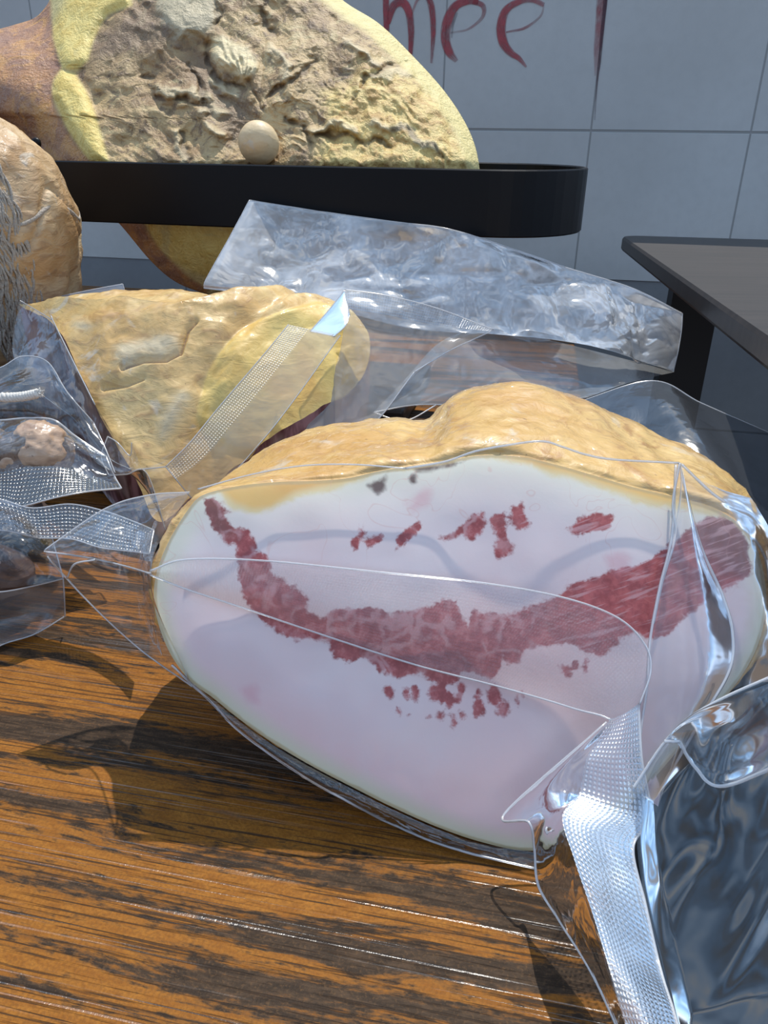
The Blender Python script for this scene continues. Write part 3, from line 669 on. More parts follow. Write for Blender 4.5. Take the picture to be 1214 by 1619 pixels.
# right lobe of skin, smoother yellow
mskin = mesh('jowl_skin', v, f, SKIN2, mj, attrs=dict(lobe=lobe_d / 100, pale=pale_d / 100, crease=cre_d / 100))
n = N('jowl_side_meat'); c = n.coords((1, 1, .25)); nz = n.noise(c, 70, 4, .6, .5); n1 = n.noise(n.coords(), 30, 3)
col = n.mix(n.mr(nz, .40, .60), (.34, .17, .18), (.10, .025, .03)); col = n.mix(n.mr(n1, .5, .7, 0, .6), col, (.55, .42, .36))
n.principled(Base__Color=col, Roughness=.5, Coat__Weight=.5, Coat__Roughness=.1); SIDE = n.m
top = v[-n2_:]; side = [top]
for k, s in ((.25, 1.0), (.5, .985), (.75, .95), (1, .90)):
    q = c2 + (top - c2) * s; q[:, 2] = top[:, 2] * (1 - k) + .001 * k; side.append(q)
sv = np.concatenate(side); sf = [(i * n2_ + j, (i + 1) * n2_ + j, (i + 1) * n2_ + (j + 1) % n2_, i * n2_ + (j + 1) % n2_) for i in range(4) for j in range(n2_)] + [tuple(4 * n2_ + j for j in range(n2_))]
ms = mesh('jowl_side', sv, sf, SIDE, mj); tag(ms, 'dark red cut side of the meat')
# bag
L_ = [(262, 738), (300, 700), (345, 645), (392, 590), (430, 545), (456, 513)]; R_ = [(303, 788), (352, 764), (420, 690), (468, 628), (508, 572), (538, 530)]
Yq = [.395, .405, .425, .445, .463, .478]
EMB_TAN = mat_film('embossed_strip_film', haze=.62, rough=.25, bump=.05, emboss=.8, refl=.8, hazecol=(.72, .66, .54))
PLAIN_TAN = mat_film('plain_strip_film', haze=.42, rough=.18, bump=.1, refl=.9, hazecol=(.74, .64, .48))
rows = [[P(*a, y), P((a[0] * .6 + b[0] * .4), (a[1] * .6 + b[1] * .4), y - .002)] for a, b, y in zip(L_, R_, Yq)]
film('seal_strip', rows, mj, EMB_TAN, 'ts', .0004, nu=80, nv=20)
rows = [[P((a[0] * .6 + b[0] * .4), (a[1] * .6 + b[1] * .4), y - .002), P(*b, y)] for a, b, y in zip(L_, R_, Yq)]
film('strip_margin', rows, mj, PLAIN_TAN, 'bs', .0004, nu=80, nv=16, crumple=.0008)
rows = [[P(224, 742, .402), P(238, 790, .399), P(262, 835, .396)], [P(262, 738, .396), P(282, 762, .3955), P(303, 788, .395)]]
film('strip_tail', rows, mj, mat_film('tail_film', haze=.12, hazecol=(.8, .75, .6)), 't', .0004, nu=20, nv=20)
rows = [[P(490, 524, .482), P(520, 490, .497), P(545, 459, .51)], [P(510, 528, .479), P(535, 505, .488), P(549, 480, .50)], [P(528, 532, .476), P(546, 515, .482), P(553, 498, .492)]]
film('folded_tab', rows, mj, PLAIN_TAN, 'tbse', .0004, nu=30, nv=30, crumple=.0008)
EMB_B = mat_film('embossed_rim_film', haze=.2, rough=.18, bump=.1, emboss=.9, refl=1.2)
topl = [(545, 458), (610, 467), (690, 487), (780, 521)]; midl = [(548, 488), (605, 497), (680, 512), (775, 524)]
rows = [[P(*a, .515), P(*b, .512)] for a, b in zip(topl, midl)]
film('rim_strip', rows, mj, EMB_B, 't', .0004, nu=60, nv=14)
rows = [[P(548, 488, .512), P(530, 580, .49), P(470, 705, .452)], [P(605, 497, .512), P(570, 600, .485), P(540, 684, .462)], [P(680, 512, .512), P(628, 580, .495), P(592, 668, .468)], [P(776, 524, .512), P(710, 555, .508), P(655, 588, .494)]]
film('side_film', rows, mj, mat_film('side_bag_film', haze=.42, rough=.14, bump=.35, bscale=30, hazecol=(.66, .60, .52)), 'be', .0005, nu=70, nv=50, crumple=.0035, cs=22, seed=71)
rows = [[P(30, 474, .548), P(20, 560, .52), P(60, 620, .50)], [P(80, 504, .52), P(70, 600, .49), P(120, 665, .47)], [P(84, 508, .515), P(130, 640, .462), P(170, 722, .438)], [P(150, 640, .445), P(186, 700, .43), P(206, 742, .418)]]
film('left_film', rows, mj, mat_film('dim_bag_film', haze=.09, rough=.1, bump=.3), 'tb', .0004, nu=50, nv=50, crumple=.003, cs=22, seed=73)
rows = [[P(170, 690, .43), P(160, 722, .42), P(172, 752, .41)], [P(186, 700, .425), P(180, 735, .415), P(200, 750, .405)], [P(205, 720, .42), P(206, 750, .408), P(232, 748, .402)], [P(208, 700, .42), P(235, 770, .404), P(262, 838, .394)]]
film('lower_curl', rows, mj, FILM, 'tbs', .0004, nu=40, nv=40, crumple=.0012)

# ------------------------------------------------------------------ loose vacuum bag at the back
b0 = P(700, 560, .60)
bag = empty('vacuum_bag', (b0[0], b0[1], 0), 'large empty clear vacuum bag with silvery crinkles lying below the black band', 'plastic bag')
rows = [[P(394, 315, .660), P(362, 375, .632), P(326, 440, .605), P(322, 456, .602)],
        [P(460, 326, .655), P(440, 390, .628), P(420, 452, .603), P(418, 468, .600)],
        [P(560, 341, .642), P(545, 400, .618), P(525, 470, .594), P(530, 490, .590)],
        [P(640, 352, .626), P(650, 420, .607), P(655, 490, .586), P(655, 520, .580)],
        [P(725, 366, .612), P(770, 430, .602), P(790, 510, .584), P(800, 530, .576)],
        [P(880, 418, .622), P(900, 470, .610), P(920, 530, .592), P(925, 545, .586)],
        [P(1000, 455, .638), P(1000, 500, .624), P(1010, 560, .608), P(1012, 570, .604)],
        [P(1080, 495, .655), P(1078, 525, .645), P(1072, 560, .634), P(1066, 588, .628)]]
film('upright_flap', rows, bag, FILM_BACK, 'tse', .0004, nu=200, nv=100, crumple=.008, cs=26, seed=81)
rows = [[P(590, 652, .505), P(660, 640, .52), P(760, 640, .54), P(930, 628, .565)],
        [P(640, 600, .53), P(720, 590, .55), P(840, 590, .57), P(995, 605, .595)],
        [P(690, 545, .565), P(760, 535, .58), P(880, 560, .60), P(1060, 590, .64)],
        [P(740, 520, .59), P(790, 521, .60), P(900, 545, .615), P(1066, 588, .65)]]
film('lower_flap', rows, bag, mat_film('smooth_bag_film', haze=.42, rough=.1, bump=.3, bscale=20, tint=(.6, .62, .64), hazecol=(.55, .58, .6), cloud=.15), 's', .0005, nu=60, nv=80, crumple=.003, cs=16, seed=83)
mb = MB(); mb.tube(catmull([P(590, 652, .505), P(640, 665, .50), P(690, 640, .52)], 20), .0005, 5); mb.build('bag_fold_line', [EDGE], bag)

# ------------------------------------------------------------------ grey bag at the right
gb0 = P(1130, 720, .44)
gb = empty('vacuum_bag', (gb0[0], gb0[1], 0), 'flat grey-looking empty clear bag lying right behind the big jowl', 'plastic bag')
rows = [[P(900, 640, .52), P(1010, 760, .43), P(1120, 860, .385)], [P(1030, 602, .53), P(1100, 700, .45), P(1180, 800, .40)], [P(1110, 638, .51), P(1160, 720, .45), P(1220, 810, .40)], [P(1225, 688, .485), P(1260, 760, .44), P(1290, 830, .40)]]
film('bag_sheet', rows, gb, FILM_GREY, 'te', .0004, nu=50, nv=60, crumple=.002, cs=20, seed=91)

# ------------------------------------------------------------------ ham
BZ = .2135
def Yh(px): return .735 - .000128 * (px + 60) + .030
ho = [(-80, 70), (-30, 54), (20, 40), (55, 28), (74, 8), (90, -20), (130, -65), (210, -105), (320, -118), (430, -90), (500, -35), (548, 5), (600, 38), (652, 88), (700, 141), (732, 188), (750, 228), (758, 268), (757, 310), (735, 352), (690, 385), (620, 420), (530, 448), (430, 466), (360, 468), (318, 462), (275, 444), (236, 410), (185, 350), (128, 298), (75, 252), (40, 226), (0, 202), (-40, 182), (-85, 165)]
HC = np.array([420., 190.])
hs = smooth_closed(ho, 3000) - HC; aa = np.arctan2(hs[:, 1], hs[:, 0]); ra = np.hypot(hs[:, 0], hs[:, 1]); oo_ = np.argsort(aa)
NH, NRH = 460, 170
tt = np.linspace(-math.pi, math.pi, NH, endpoint=False); rad = np.interp(tt, aa[oo_], ra[oo_], period=2 * math.pi)
dr = np.stack([np.cos(tt), np.sin(tt)], 1); frh = np.linspace(0, 1, NRH + 1)[1:] ** .9
q2 = np.concatenate([[HC]] + [HC + dr * (rad * r)[:, None] for r in frh]); rho = np.concatenate([[0]] + [np.full(NH, r) for r in frh])
edge_d = -sdf(q2, smooth_closed(ho, 200)); edge_d = np.maximum(edge_d, 0)
q3 = np.concatenate([q2, np.zeros((len(q2), 1))], 1)
rindm = [(-120, -20), (60, 0), (80, 2), (82, 60), (92, 98), (96, 106), (84, 124), (80, 142), (86, 170), (104, 206), (128, 240), (150, 262), (185, 330), (222, 350), (235, 372), (262, 405), (300, 440), (330, 458), (318, 480), (200, 420), (0, 240), (-120, 220)]
fatp = [[(80, -40), (150, -60), (205, -20), (208, 8), (170, 22), (158, 40), (148, 60), (138, 95), (122, 110), (98, 108), (84, 60)], [(84, 128), (96, 110), (118, 116), (138, 148), (150, 180), (162, 222), (172, 256), (140, 256), (108, 206), (82, 150)],
        [(230, 352), (300, 345), (420, 350), (600, 360), (760, 330), (700, 400), (500, 460), (370, 470), (300, 440), (250, 395)]]
fan = [(336, 62), (352, 56), (372, 70), (392, 75), (405, 98), (408, 110), (394, 122), (384, 126), (372, 118), (350, 108), (336, 95)]
yel = [(575, 98), (600, 108), (640, 118), (690, 150), (730, 220), (750, 268), (500, 268), (520, 200), (520, 150), (560, 130)]
shadowm = [(150, 50), (230, 0), (330, 40), (310, 70), (260, 75), (200, 92), (140, 102)]  # patch of cast shadow, put into the flesh colour as dark brown
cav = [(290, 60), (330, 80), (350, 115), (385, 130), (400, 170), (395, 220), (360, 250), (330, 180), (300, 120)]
grn = [(240, -20), (340, -20), (342, 30), (320, 55), (285, 60), (262, 40)]
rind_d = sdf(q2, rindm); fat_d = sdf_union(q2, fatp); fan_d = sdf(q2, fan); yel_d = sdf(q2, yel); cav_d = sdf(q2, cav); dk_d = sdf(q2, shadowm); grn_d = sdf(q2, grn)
flesh = sstep(-2, 10, rind_d) * sstep(-6, 8, fat_d) * sstep(14, 30, edge_d)
Yv = Yh(q2[:, 0]) + .035 * (rho ** 7) + .00052 * np.maximum(0, 255 - q2[:, 1])
wv_ = np.abs(q2[:, 0] * .35 + q2[:, 1] * .9)
wq1 = q3 + 26 * np.stack([fbm(q3, 1 / 60., 3, 61), fbm(q3, 1 / 60., 3, 67), 0 * wv_], 1)
al = .5; q4 = np.stack([wq1[:, 0] * math.cos(al) + wq1[:, 1] * math.sin(al), (-wq1[:, 0] * math.sin(al) + wq1[:, 1] * math.cos(al)) * 1.7, 0 * wv_], 1)
rel = 1.5 * flesh * (.0060 * fbm(wq1, 1 / 75., 3, 3) + .0030 * ridge(q4, 1 / 55., 4, 13) + .0009 * ridge(wq1, 1 / 17., 3, 19) + .0005 * fbm(q3, 1 / 7., 3, 23))
ang = np.arctan2(q2[:, 1] - 130, q2[:, 0] - 386)
rel += np.where(fan_d < 0, .0012 * np.sin(ang * 26 + 4 * fbm(q3, 1 / 20., 2, 91)) * sstep(0, 10, -fan_d), 0) + .010 * sstep(8, -16, fan_d)
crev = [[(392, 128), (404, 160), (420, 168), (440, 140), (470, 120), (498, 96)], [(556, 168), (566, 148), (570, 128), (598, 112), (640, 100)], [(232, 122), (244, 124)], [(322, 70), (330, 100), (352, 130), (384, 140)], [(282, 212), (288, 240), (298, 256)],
        [(500, 215), (540, 212), (580, 226), (620, 232)], [(245, 150), (290, 156), (330, 172)], [(410, 18), (425, 45), (440, 58)], [(620, 200), (660, 215), (700, 245)], [(345, 38), (348, 20), (340, 0)], [(300, 100), (318, 140), (330, 180)], [(450, 190), (480, 200), (490, 230)]]
bulg = [[(498, 206), (530, 196), (560, 203)], [(276, 208), (282, 236), (292, 254)], [(250, 140), (300, 143), (335, 160)], [(314, 177), (352, 174)], [(340, 130), (372, 148)], [(550, 60), (600, 100)], [(590, 120), (650, 112)], [(430, 80), (455, 100), (450, 120)], [(590, 190), (640, 205), (690, 235)], [(330, 195), (350, 215)]]
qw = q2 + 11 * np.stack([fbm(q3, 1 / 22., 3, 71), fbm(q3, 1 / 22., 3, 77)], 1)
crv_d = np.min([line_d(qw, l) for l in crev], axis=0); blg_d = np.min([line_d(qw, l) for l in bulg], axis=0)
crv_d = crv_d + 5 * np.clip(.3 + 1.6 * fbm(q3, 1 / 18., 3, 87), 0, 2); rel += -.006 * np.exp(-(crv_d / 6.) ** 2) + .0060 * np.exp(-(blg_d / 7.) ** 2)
rel += .0014 * (1 - flesh) * fbm(q3, 1 / 30., 3, 5)
rel += .010 * sstep(6, -16, fat_d) * (q2[:, 1] < 300) - .009 * sstep(15, -25, cav_d) + .005 * sstep(8, -14, grn_d) + .004 * sstep(14, -20, yel_d)
rel += sstep(10, -10, yel_d) * .0028 * ridge(q3 * np.array([1.3, .8, 1]), 1 / 24., 3, 43)
for (bx, by_, br, bh) in ((285, 30, 40, .012), (460, 120, 60, .010), (560, 70, 45, .008), (230, 180, 40, .006), (440, 40, 35, -.012), (330, 195, 30, .008), (405, 255, 45, -.008), (300, 220, 25, -.007), (240, 120, 30, -.005)):
    rel += bh * np.exp(-((q2[:, 0] - bx) ** 2 + (q2[:, 1] - by_) ** 2) / br ** 2)
# the shank is round
shk = sstep(110, 20, q2[:, 0]); mid = np.interp(q2[:, 0], [-85, 0, 80, 120], [118, 122, 135, 150]); Yv += shk * (.05 * np.clip((q2[:, 1] - mid) / 95, -1, 1) ** 2) - shk * .012
Yv = Yv - rel
front = np.array([P(a, b, y) for (a, b), y in zip(q2, Yv)])
last = front[-NH:]; hcen = last.mean(0)
backs = []
for s, dy in ((1.0, .012), (.97, .030), (.88, .046), (.6, .054)):
    b_ = hcen + (last - hcen) * s; b_[:, 1] = last[:, 1] + dy + .6 * np.maximum(0, last[:, 2] - BZ) * (dy / .054) * .5; backs.append(b_)
bc_ = front[0] + np.array([0, .075, 0])
for k_ in (.3, .06):
    b_ = hcen + (last - hcen) * k_; b_[:, 1] = bc_[1] + (backs[3][:, 1] - bc_[1]) * k_ / .6; backs.append(b_)
hv = np.concatenate([front] + backs); tot = NRH + 6
hf = [(0, 1 + (j + 1) % NH, 1 + j) for j in range(NH)] + [(1 + i * NH + j, 1 + i * NH + (j + 1) % NH, 1 + (i + 1) * NH + (j + 1) % NH, 1 + (i + 1) * NH + j) for i in range(tot - 1) for j in range(NH)] + [tuple(1 + (tot - 1) * NH + j for j in range(NH))]
def ext(a, fill): return np.concatenate([a, np.full(6 * NH, fill)])
n = N('dry_cured_ham'); c = n.coords()
n1 = n.noise(c, 22, 5, .62, .8); n2 = n.noise(c, 80, 5, .65, .6); n3 = n.noise(c, 420, 3, .6); n4 = n.noise(n.coords((1, 1, 1), loc=(3, 1, 2)), 34, 4, .6, 1.0)
fl = n.mix(n.mr(n1, .38, .62), (.54, .37, .17), (.31, .19, .085))
fl = n.mix(n.mr(n4, .53, .66, 0, .7), fl, (.60, .46, .23))
fl = n.mix(n.mr(n2, .50, .66, 0, .75), fl, (.14, .085, .05))
fl = n.mix(n.mr(n.math('ADD', n.attr('yellow'), n.math('MULTIPLY', n.math('SUBTRACT', n2, .5), .5)), -.15, .2, .85, 0), fl, n.mix(n.mr(n2, .4, .65), (.76, .56, .20), (.52, .31, .09)))
fl = n.mix(n.mr(n.math('ADD', n.attr('deep_shade'), n.math('MULTIPLY', n.math('SUBTRACT', n2, .5), .5)), -.25, .15, .75, 0), fl, n.mix(n1, (.14, .085, .05), (.24, .155, .09)))  # shade of the hollow and the shadow patch, painted into the colour
fl = n.mix(n.mr(n.attr('fan'), -.05, .06, .9, 0), fl, (.74, .60, .34))
fl = n.mix(n.mr(n.math('ADD', n.attr('grey'), n.math('MULTIPLY', n.math('SUBTRACT', n2, .5), .4)), -.1, .12, .8, 0), fl, (.52, .44, .28))
fl = n.mix(n.mr(n.math('ADD', n.attr('bulge'), n.math('MULTIPLY', n.math('SUBTRACT', n2, .5), .12)), .02, .10, .7, 0), fl, (.60, .48, .28))
fl = n.mix(n.mr(n.math('ADD', n.attr('crev'), n.math('MULTIPLY', n.math('SUBTRACT', n2, .5), .18)), .0, .10, .7, 0), fl, (.10, .065, .04))  # crevices darkened in the colour to stand in for ambient occlusion
fatc = n.mix(n.mr(n2, .35, .7), (.80, .62, .20), (.68, .47, .11))
fatc = n.mix(n.mr(n1, .55, .7, 0, .5), fatc, (.50, .44, .22))
fl = n.mix(n.mr(n.attr('fat'), -.04, .05, 1, 0), fl, fatc)
fl = n.mix(n.mr(n.math('ADD', n.attr('edge'), n.math('MULTIPLY', n.math('SUBTRACT', n1, .5), .2)), .16, .30, 1, 0), fl, (.70, .57, .24))
rc = n.mix(n.mr(n1, .38, .62), (.46, .22, .09), (.30, .15, .09)); rc = n.mix(n.mr(n4, .45, .62, 0, .7), rc, (.60, .30, .08)); rc = n.mix(n.mr(n3, .45, .8, 0, .35), rc, (.55, .42, .33))
fl = n.mix(n.mr(n.attr('rind'), -.04, .05, 1, 0), fl, rc)
n.principled(Base__Color=fl, Roughness=.55, Specular__IOR__Level=.4, Normal=n.bump(n.math('ADD', n2, n.math('MULTIPLY', n3, .35)), .8, .004))
HAM = n.m
rb = ext(rind_d / 100, .3); 
ham = empty('cured_ham', (hcen[0], hcen[1], hcen[2] - .16), 'dry-cured ham leg with brown hock, held in the black band of the stand', 'ham')
hb = mesh('ham_body', hv, hf, HAM, ham, attrs=dict(rind=rb, fat=ext(fat_d / 100, .5), edge=ext(edge_d / 100, 0), yellow=ext(yel_d / 100, 1), deep_shade=ext(np.minimum(cav_d, dk_d) / 100, 1), crev=ext(crv_d / 100, 1), bulge=ext(blg_d / 100, 1), fan=ext(fan_d / 100, 1), grey=ext(grn_d / 100, 1)))
# femur head
bc = P(409, 226, Yh(409) - .003); br = 29.5 / 1200 * (bc[1] * .98)
u_ = np.linspace(0, math.pi, 40); v_ = np.linspace(0, 2 * math.pi, 60, endpoint=False)
bv = np.array([[math.sin(a) * math.cos(b), math.sin(a) * math.sin(b), math.cos(a)] for a in u_ for b in v_])
bump_ = 1 + .03 * fbm(bv, 2.0, 3, 4) - .07 * np.exp(-((bv - np.array([.0, -.98, .2])) ** 2).sum(1) / .05) * (.6 + .4 * vnoise(bv, 9, 3))
bf = [(i * 60 + j, i * 60 + (j + 1) % 60, (i + 1) * 60 + (j + 1) % 60, (i + 1) * 60 + j) for i in range(39) for j in range(60)]
BONE = mat_skin('femur_bone', (.74, .56, .32), (.66, .47, .25), (.58, .40, .20), coat=.05, bump=.3)
fem = mesh('femur_head', bc + bv * br * bump_[:, None], bf, BONE, ham); tag(fem, 'round pale bone end')

# ------------------------------------------------------------------ ham stand
n = N('black_painted_steel'); nz = n.noise(n.coords(), 60, 4); n.principled(Base__Color=rgba(.004, .004, .005), Roughness=.38, Specular__IOR__Level=.22, Normal=n.bump(nz, .12, .001)); BLACK = n.m
A_ = P(-60, 253, .735); Bq = P(775, 263, .628); A_[2] = Bq[2] = BZ
ux = (Bq - A_) / np.linalg.norm(Bq - A_); uy = np.array([-ux[1], ux[0], 0]); RB = .072
path = [A_ + (Bq - A_) * t for t in np.linspace(0, 1, 30)]
cB = Bq + uy * RB; path += [cB + RB * (-math.cos(a) * uy + math.sin(a) * ux) for a in np.linspace(0, math.pi, 26)[1:]]
path += [Bq + uy * 2 * RB + (A_ - Bq) * t for t in np.linspace(0, 1, 30)[1:]]
cA = A_ + uy * RB; path += [cA + RB * (math.cos(a) * uy - math.sin(a) * ux) for a in np.linspace(0, math.pi, 26)[1:-1]]
path = np.array(path); m = len(path); path[:, 2] += .030 * ((path - A_) @ uy); tn = np.roll(path, -1, 0) - np.roll(path, 1, 0); tn /= np.linalg.norm(tn, axis=1)[:, None]; nn_ = np.stack([tn[:, 1], -tn[:, 0], tn[:, 2] * 0], 1)
BH = .0485; TH = .004; prof = [(0, 0), (.0008, .0), (0, 0)]
sec = [(0, -.001), (0, -BH + .001), (-.001, -BH), (-TH + .001, -BH), (-TH, -BH + .001), (-TH, -.001), (-TH + .001, 0), (-.001, 0)]
v = np.array([path + nn_ * a + np.array([0, 0, b]) for a, b in sec]); k = len(sec)
f = [(i * m + j, i * m + (j + 1) % m, ((i + 1) % k) * m + (j + 1) % m, ((i + 1) % k) * m + j) for i in range(k) for j in range(m)]
st0 = (A_ + Bq) / 2 + uy * RB
stand = empty('ham_stand', (st0[0], st0[1], 0), 'black steel ham stand with a wide oval band around the ham', 'stand')
mesh('band', v.reshape(-1, 3), f, BLACK, stand, False)
mb = MB(); mb.box((st0[0], st0[1] + .01, .0095), (.34, .17, .017), AXES); bevel(mb.build('base_plate', mat_plain('dark_base', (.03, .025, .022), .45), stand, False), .003)
pq = path[m // 2 + 12]
pb_ = st0 + uy * (RB + .012)
mb = MB(); mb.box((pb_[0], pb_[1], (.017 + BZ) / 2), (.03, .012, BZ - .017), AXES); mb.build('post', BLACK, stand, False)
ks = P(50, 232, .745)
mb = MB(); mb.tube(catmull([P(44, 258, .748), P(50, 240, .746), P(55, 224, .745), P(60, 226, .745), P(57, 246, .746), P(56, 258, .748)], 30), .0028, 8); mb.build('clip_hook', BLACK, stand)

# ------------------------------------------------------------------ salami at the left
sx, sy, R0 = P(-32, 360, .62)[0], .62, .071
prof = [(a, b * .945) for a, b in [(0.0, .030), (.02, .045), (.06, .055), (.10, .064), (.14, .0735), (.175, .0755), (.205, .066), (.225, .050), (.24, .026), (.247, .004)]]
zs = catmull([(a, b, 0) for a, b in prof], 120); NS = 180
v = []
for (z, r, _) in zs:
    for j in range(NS):
        a = 2 * math.pi * j / NS; v.append((sx + r * math.cos(a), sy + r * math.sin(a), z + .002))
v = np.array(v); cdir = v - np.array([sx, sy, .14]); cdir /= np.linalg.norm(cdir, axis=1)[:, None]
hh = .0035 * ridge(v, 26, 3, 7) + .002 * fbm(v, 60, 3, 3)
phi = (v[:, 2] - .14) * .9 + (v[:, 0] - sx) * .55                  # string course
hh -= .004 * np.exp(-((v[:, 2] - .176 + .02 * np.sin(6 * np.arctan2(v[:, 1] - sy, v[:, 0] - sx))) / .003) ** 2)
v += cdir * (hh * sstep(0, .01, v[:, 2] - .002))[:, None]
v[:, 2] = np.maximum(v[:, 2], .0012)
f = [(i * NS + j, i * NS + (j + 1) % NS, (i + 1) * NS + (j + 1) % NS, (i + 1) * NS + j) for i in range(len(zs) - 1) for j in range(NS)] + [tuple(range(NS))[::-1], tuple((len(zs) - 1) * NS + j for j in range(NS))]
CAS = mat_skin('brown_casing', (.62, .44, .24), (.44, .25, .10), (.30, .17, .08), coat=.15, bump=.8)
roll = empty('cured_meat_roll', (sx, sy, 0), 'round cured meat in a wrinkled tan casing bound with grey twine, far left', 'cured meat')
mesh('casing', v, f, CAS, roll)
n = N('grey_twine'); tnz = n.noise(n.coords((1, 1, 1), 'UV'), 400, 3); n.principled(Base__Color=n.mix(tnz, (.26, .21, .16), (.56, .49, .40)), Roughness=.9, Normal=n.bump(n.noise(n.coords(), 500, 3), .8, .002)); TWG = n.m
mb = MB()
def surf(th_, z): 
    r = np.interp(z, [p[0] for p in prof], [p[1] for p in prof]); return np.array([sx + r * math.cos(th_), sy + r * math.sin(th_), z + .002])
rng = random.Random(3)
cen3 = np.array([sx, sy, .14])
for k in range(56):                                                # fibrous band running down the front
    l = []; ph = [rng.random() for _ in range(5)]
    for t in np.linspace(0, 1, 60):
        z = .232 - t * .205; thc = -1.15 + .55 * t ** .8 - .25 * t * t + (k - 26) * .0085 + .03 * math.sin(t * (9 + 9 * ph[0]) + 6.3 * ph[1]) + .02 * math.sin(t * (30 + 40 * ph[2]) + 6.3 * ph[3])
        q = surf(thc, z); l.append(q + (q - cen3) / np.linalg.norm(q - cen3) * (.0016 + .0014 * math.sin(t * (20 + 30 * ph[4]) + k * 2.1)))
    mb.tube(l, .0006 + .0005 * rng.random(), 6)
mb.build('fibre_band', TWG, roll)
mb = MB()
l = []
for t in np.linspace(0, 1, 120):
    a = t * 2 * math.pi; q = surf(a, .176 - .02 * math.sin(6 * a) * .3); l.append(q + (q - cen3) / np.linalg.norm(q - cen3) * .0012)
mb.tube(l, .0018, 8, caps=False); mb.build('binding_twine', TWG, roll)

# ------------------------------------------------------------------ packs at the left
def blob(c, r, seed, amp=.06, nu=60, nv=90, zmin=.0012):
    u = np.linspace(0, math.pi, nu); w = np.linspace(0, 2 * math.pi, nv, endpoint=False)
    d = np.array([[math.sin(a) * math.cos(b), math.sin(a) * math.sin(b), math.cos(a)] for a in u for b in w])
    s = 1 + amp * fbm(d, 1.6, 4, seed) + amp * .5 * ridge(d, 3.0, 2, seed + 3)
    v = np.array(c) + d * np.array(r) * s[:, None]; v[:, 2] = np.maximum(v[:, 2], zmin)
    f = [(i * nv + j, (i + 1) * nv + j, (i + 1) * nv + (j + 1) % nv, i * nv + (j + 1) % nv) for i in range(nu - 1) for j in range(nv)]
    return v, f
DARKM = mat_skin('dark_cured_meat', (.055, .036, .030), (.09, .05, .04), (.03, .02, .018), coat=.4, bump=.5, patch=(.13, .10, .09))
PALEM = mat_skin('pale_sausage', (.50, .33, .21), (.36, .22, .13), (.26, .15, .09), coat=.7, bump=.4)
# twine pack
c1 = np.array([-.325, .487, .055])
p1 = empty('vacuum_packed_sausage', (c1[0], c1[1], 0), 'dark vacuum pack with a loose end of white twine, beside the middle jowl', 'vacuum packed meat')
mesh('sausage', *blob(c1, (.075, .055, .054), 3), DARKM, p1)
rows = [[P(-60, 600, .45), P(-60, 640, .43), P(-60, 700, .424)], [P(0, 581, .46), P(0, 640, .43), P(0, 690, .424)], [P(35, 563, .47), P(45, 630, .435), P(60, 690, .424)], [P(75, 572, .468), P(90, 640, .435), P(120, 700, .418)], [P(108, 622, .435), P(128, 668, .420), P(150, 730, .400)], [P(148, 668, .425), P(165, 705, .41), P(182, 748, .395)]]
film('bag_film', rows, p1, mat_film('dark_pack_film', haze=.06, rough=.12, bump=.3, tint=(.6, .62, .66)), 'te', .0004, nu=50, nv=40, crumple=.002, cs=24, seed=101)
n = N('white_twine'); n.principled(Base__Color=n.mix(n.noise(n.coords(), 300), (.55, .50, .43), (.78, .74, .67)), Roughness=.9, Normal=n.bump(n.noise(n.coords(), 900), .6, .001)); TW = n.m
mb = MB(); base = catmull([P(-70, 622, .415), P(0, 628, .412), P(35, 627, .41), P(60, 622, .409)], 70)
for s in range(3):
    l = [q + .0013 * np.array([0, math.cos(i * .55 + s * 2.094), math.sin(i * .55 + s * 2.094)]) for i, q in enumerate(base)]
    mb.tube(l, .0016, 7)
for s in range(10):
    d = np.array([rng.uniform(.3, 1), rng.uniform(-.6, .2), rng.uniform(-.7, .9)]); mb.tube([base[-1], base[-1] + d * .0025, base[-1] + d * .0045], [.0008, .0006, .0002], 5)
tag(mb.build('twine_end', TW, p1), 'frayed white twine')
# lumps pack
c2_ = np.array([-.245, .417, .028])
p2 = empty('vacuum_packed_sausage', (c2_[0], c2_[1], 0), 'clear vacuum pack showing pale brown rounded lumps of meat at the left edge', 'vacuum packed meat')
q = P(66, 712, .392); mesh('meat_lump', *blob(q, (.016, .016, .016), 5, .12), PALEM, p2)
q = P(18, 722, .390); mesh('meat_lump', *blob(q, (.015, .016, .013), 8, .14), PALEM, p2)
q = P(-35, 718, .390); mesh('meat_lump', *blob(q, (.017, .018, .015), 9, .14), PALEM, p2)
mesh('pack_filling', *blob(c2_ + np.array([-.02, 0, -.008]), (.060, .026, .020), 9), DARKM, p2)
rows = [[P(-80, 668, .402), P(-80, 705, .378), P(-80, 745, .372), P(-80, 795, .36)], [P(0, 664, .402), P(0, 705, .378), P(0, 742, .375), P(0, 792, .36)], [P(45, 661, .402), P(50, 690, .382), P(50, 735, .376), P(30, 801, .355)], [P(85, 664, .402), P(90, 695, .388), P(95, 732, .38), P(90, 786, .36)], [P(120, 690, .398), P(130, 712, .388), P(135, 735, .385), P(140, 777, .368)], [P(168, 722, .392), P(175, 740, .386), P(182, 755, .385), P(192, 772, .375)]]
film('bag_film', rows, p2, mat_film('pack_film', haze=.06, rough=.09, bump=.55, bscale=60, tint=(.8, .83, .86), refl=1.2), 'tbe', .0005, nu=70, nv=60, crumple=.0022, cs=45, seed=111)
EMB_S = mat_film('embossed_silver_film', haze=.14, rough=.16, bump=.15, emboss=.9, refl=1.5, tint=(.5, .54, .58), hazecol=(.5, .56, .6), cell=.0019)
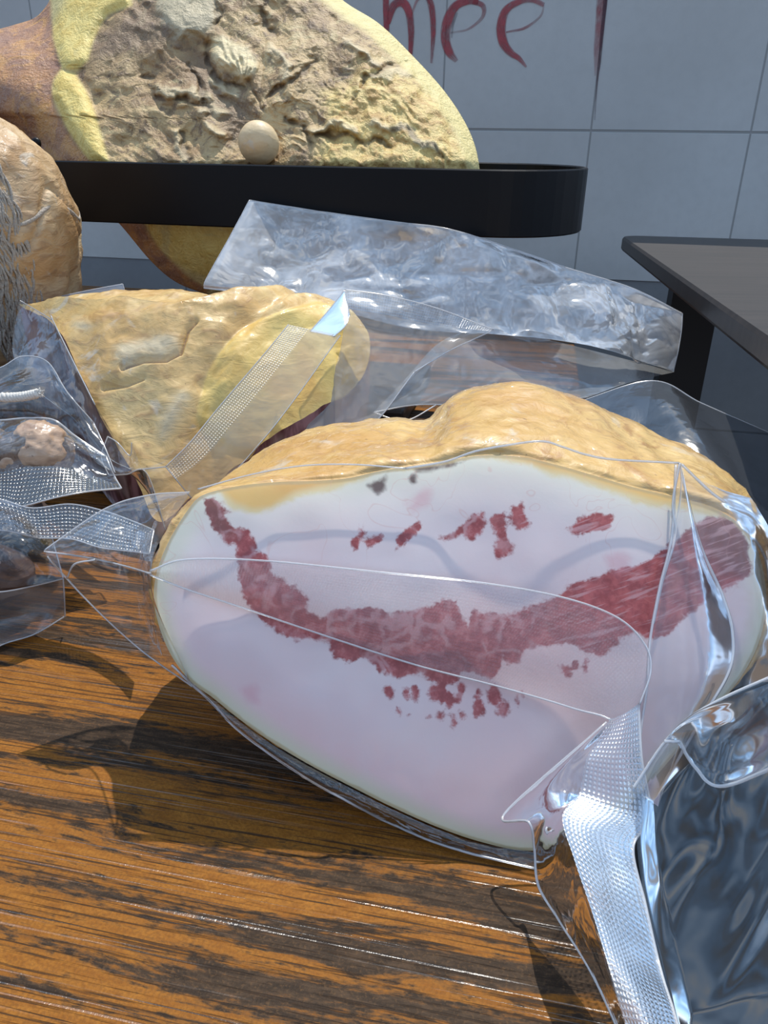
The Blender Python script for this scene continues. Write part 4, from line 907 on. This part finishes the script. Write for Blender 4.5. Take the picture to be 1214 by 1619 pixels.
rows = [[P(-80, 750, .371), P(-80, 796, .358)], [P(0, 746, .372), P(0, 793, .357)], [P(45, 738, .373), P(30, 801, .352)], [P(95, 738, .377), P(90, 786, .357)], [P(140, 750, .38), P(140, 777, .366)], [P(188, 768, .376), P(192, 772, .374)]]
film('seal_strip', rows, p2, EMB_S, 'b', .0005, nu=80, nv=20, crumple=.001, cs=40)
# dark pack with strip
c3 = np.array([-.235, .336, .024])
p3 = empty('vacuum_packed_sausage', (c3[0], c3[1], 0), 'dark vacuum pack with a ribbed sealing strip on the table at the left edge', 'vacuum packed meat')
mesh('sausage', *blob(c3, (.055, .024, .022), 13), DARKM, p3)
rows = [[P(-70, 790, .350), P(-70, 870, .315), P(-70, 930, .312)], [P(0, 792, .348), P(0, 860, .316), P(0, 930, .312)], [P(40, 806, .344), P(45, 860, .318), P(50, 925, .312)], [P(80, 840, .338), P(88, 870, .325), P(100, 914, .316)]]
film('bag_film', rows, p3, mat_film('dark_pack_film', haze=.05, rough=.12, bump=.6, bscale=50, tint=(.7, .7, .74)), 'e', .0004, nu=50, nv=50, crumple=.002, cs=40, seed=121)
rows = [[P(-70, 938, .312), T(-70, 1000, .008), T(-70, 1062, .003)], [P(0, 936, .312), T(0, 980, .009), T(0, 1021, .003)], [P(50, 927, .313), T(52, 965, .011), T(54, 1003, .004)], [P(100, 915, .317), P(102, 945, .316), T(103, 974, .010)]]
film('bag_tab', rows, p3, mat_film('tab_film', haze=.2, rough=.2, bump=.2, tint=(.75, .73, .72), hazecol=(.55, .5, .48)), 'tbe', .0004, nu=50, nv=24, crumple=.0006)
rows = [[P(-60, 788, .348), P(-50, 835, .330)], [P(0, 790, .346), P(15, 840, .328)], [P(50, 803, .342), P(58, 850, .326)], [P(110, 797, .340), P(112, 852, .322)], [P(165, 808, .333), P(160, 866, .316)], [P(215, 826, .320), P(210, 872, .305)], [P(243, 838, .310), P(236, 876, .296)]]
film('seal_strip', rows, p3, mat_film('ribbed_film', haze=.12, rough=.15, bump=.1, emboss=1.0, refl=1.6, tint=(.45, .48, .55), hazecol=(.45, .5, .58), cell=.0021), 'tbe', .0004, nu=120, nv=24, crumple=.0008)
# clear corner behind the middle jowl
q0 = P(150, 470, .61)
cor = empty('plastic_offcut', (q0[0], q0[1], 0), 'small white-looking corner of clear plastic sticking up behind the middle jowl', 'plastic bag')
rows = [[P(88, 470, .60), P(96, 480, .597), P(100, 500, .59)], [P(140, 459, .605), P(146, 475, .60), P(150, 500, .592)], [P(194, 449, .61), P(197, 462, .606), P(200, 500, .595)]]
film('film_corner', rows, cor, mat_film('white_film', haze=.5, rough=.2, hazecol=(.66, .7, .76)), 'te', .0004, nu=20, nv=16)
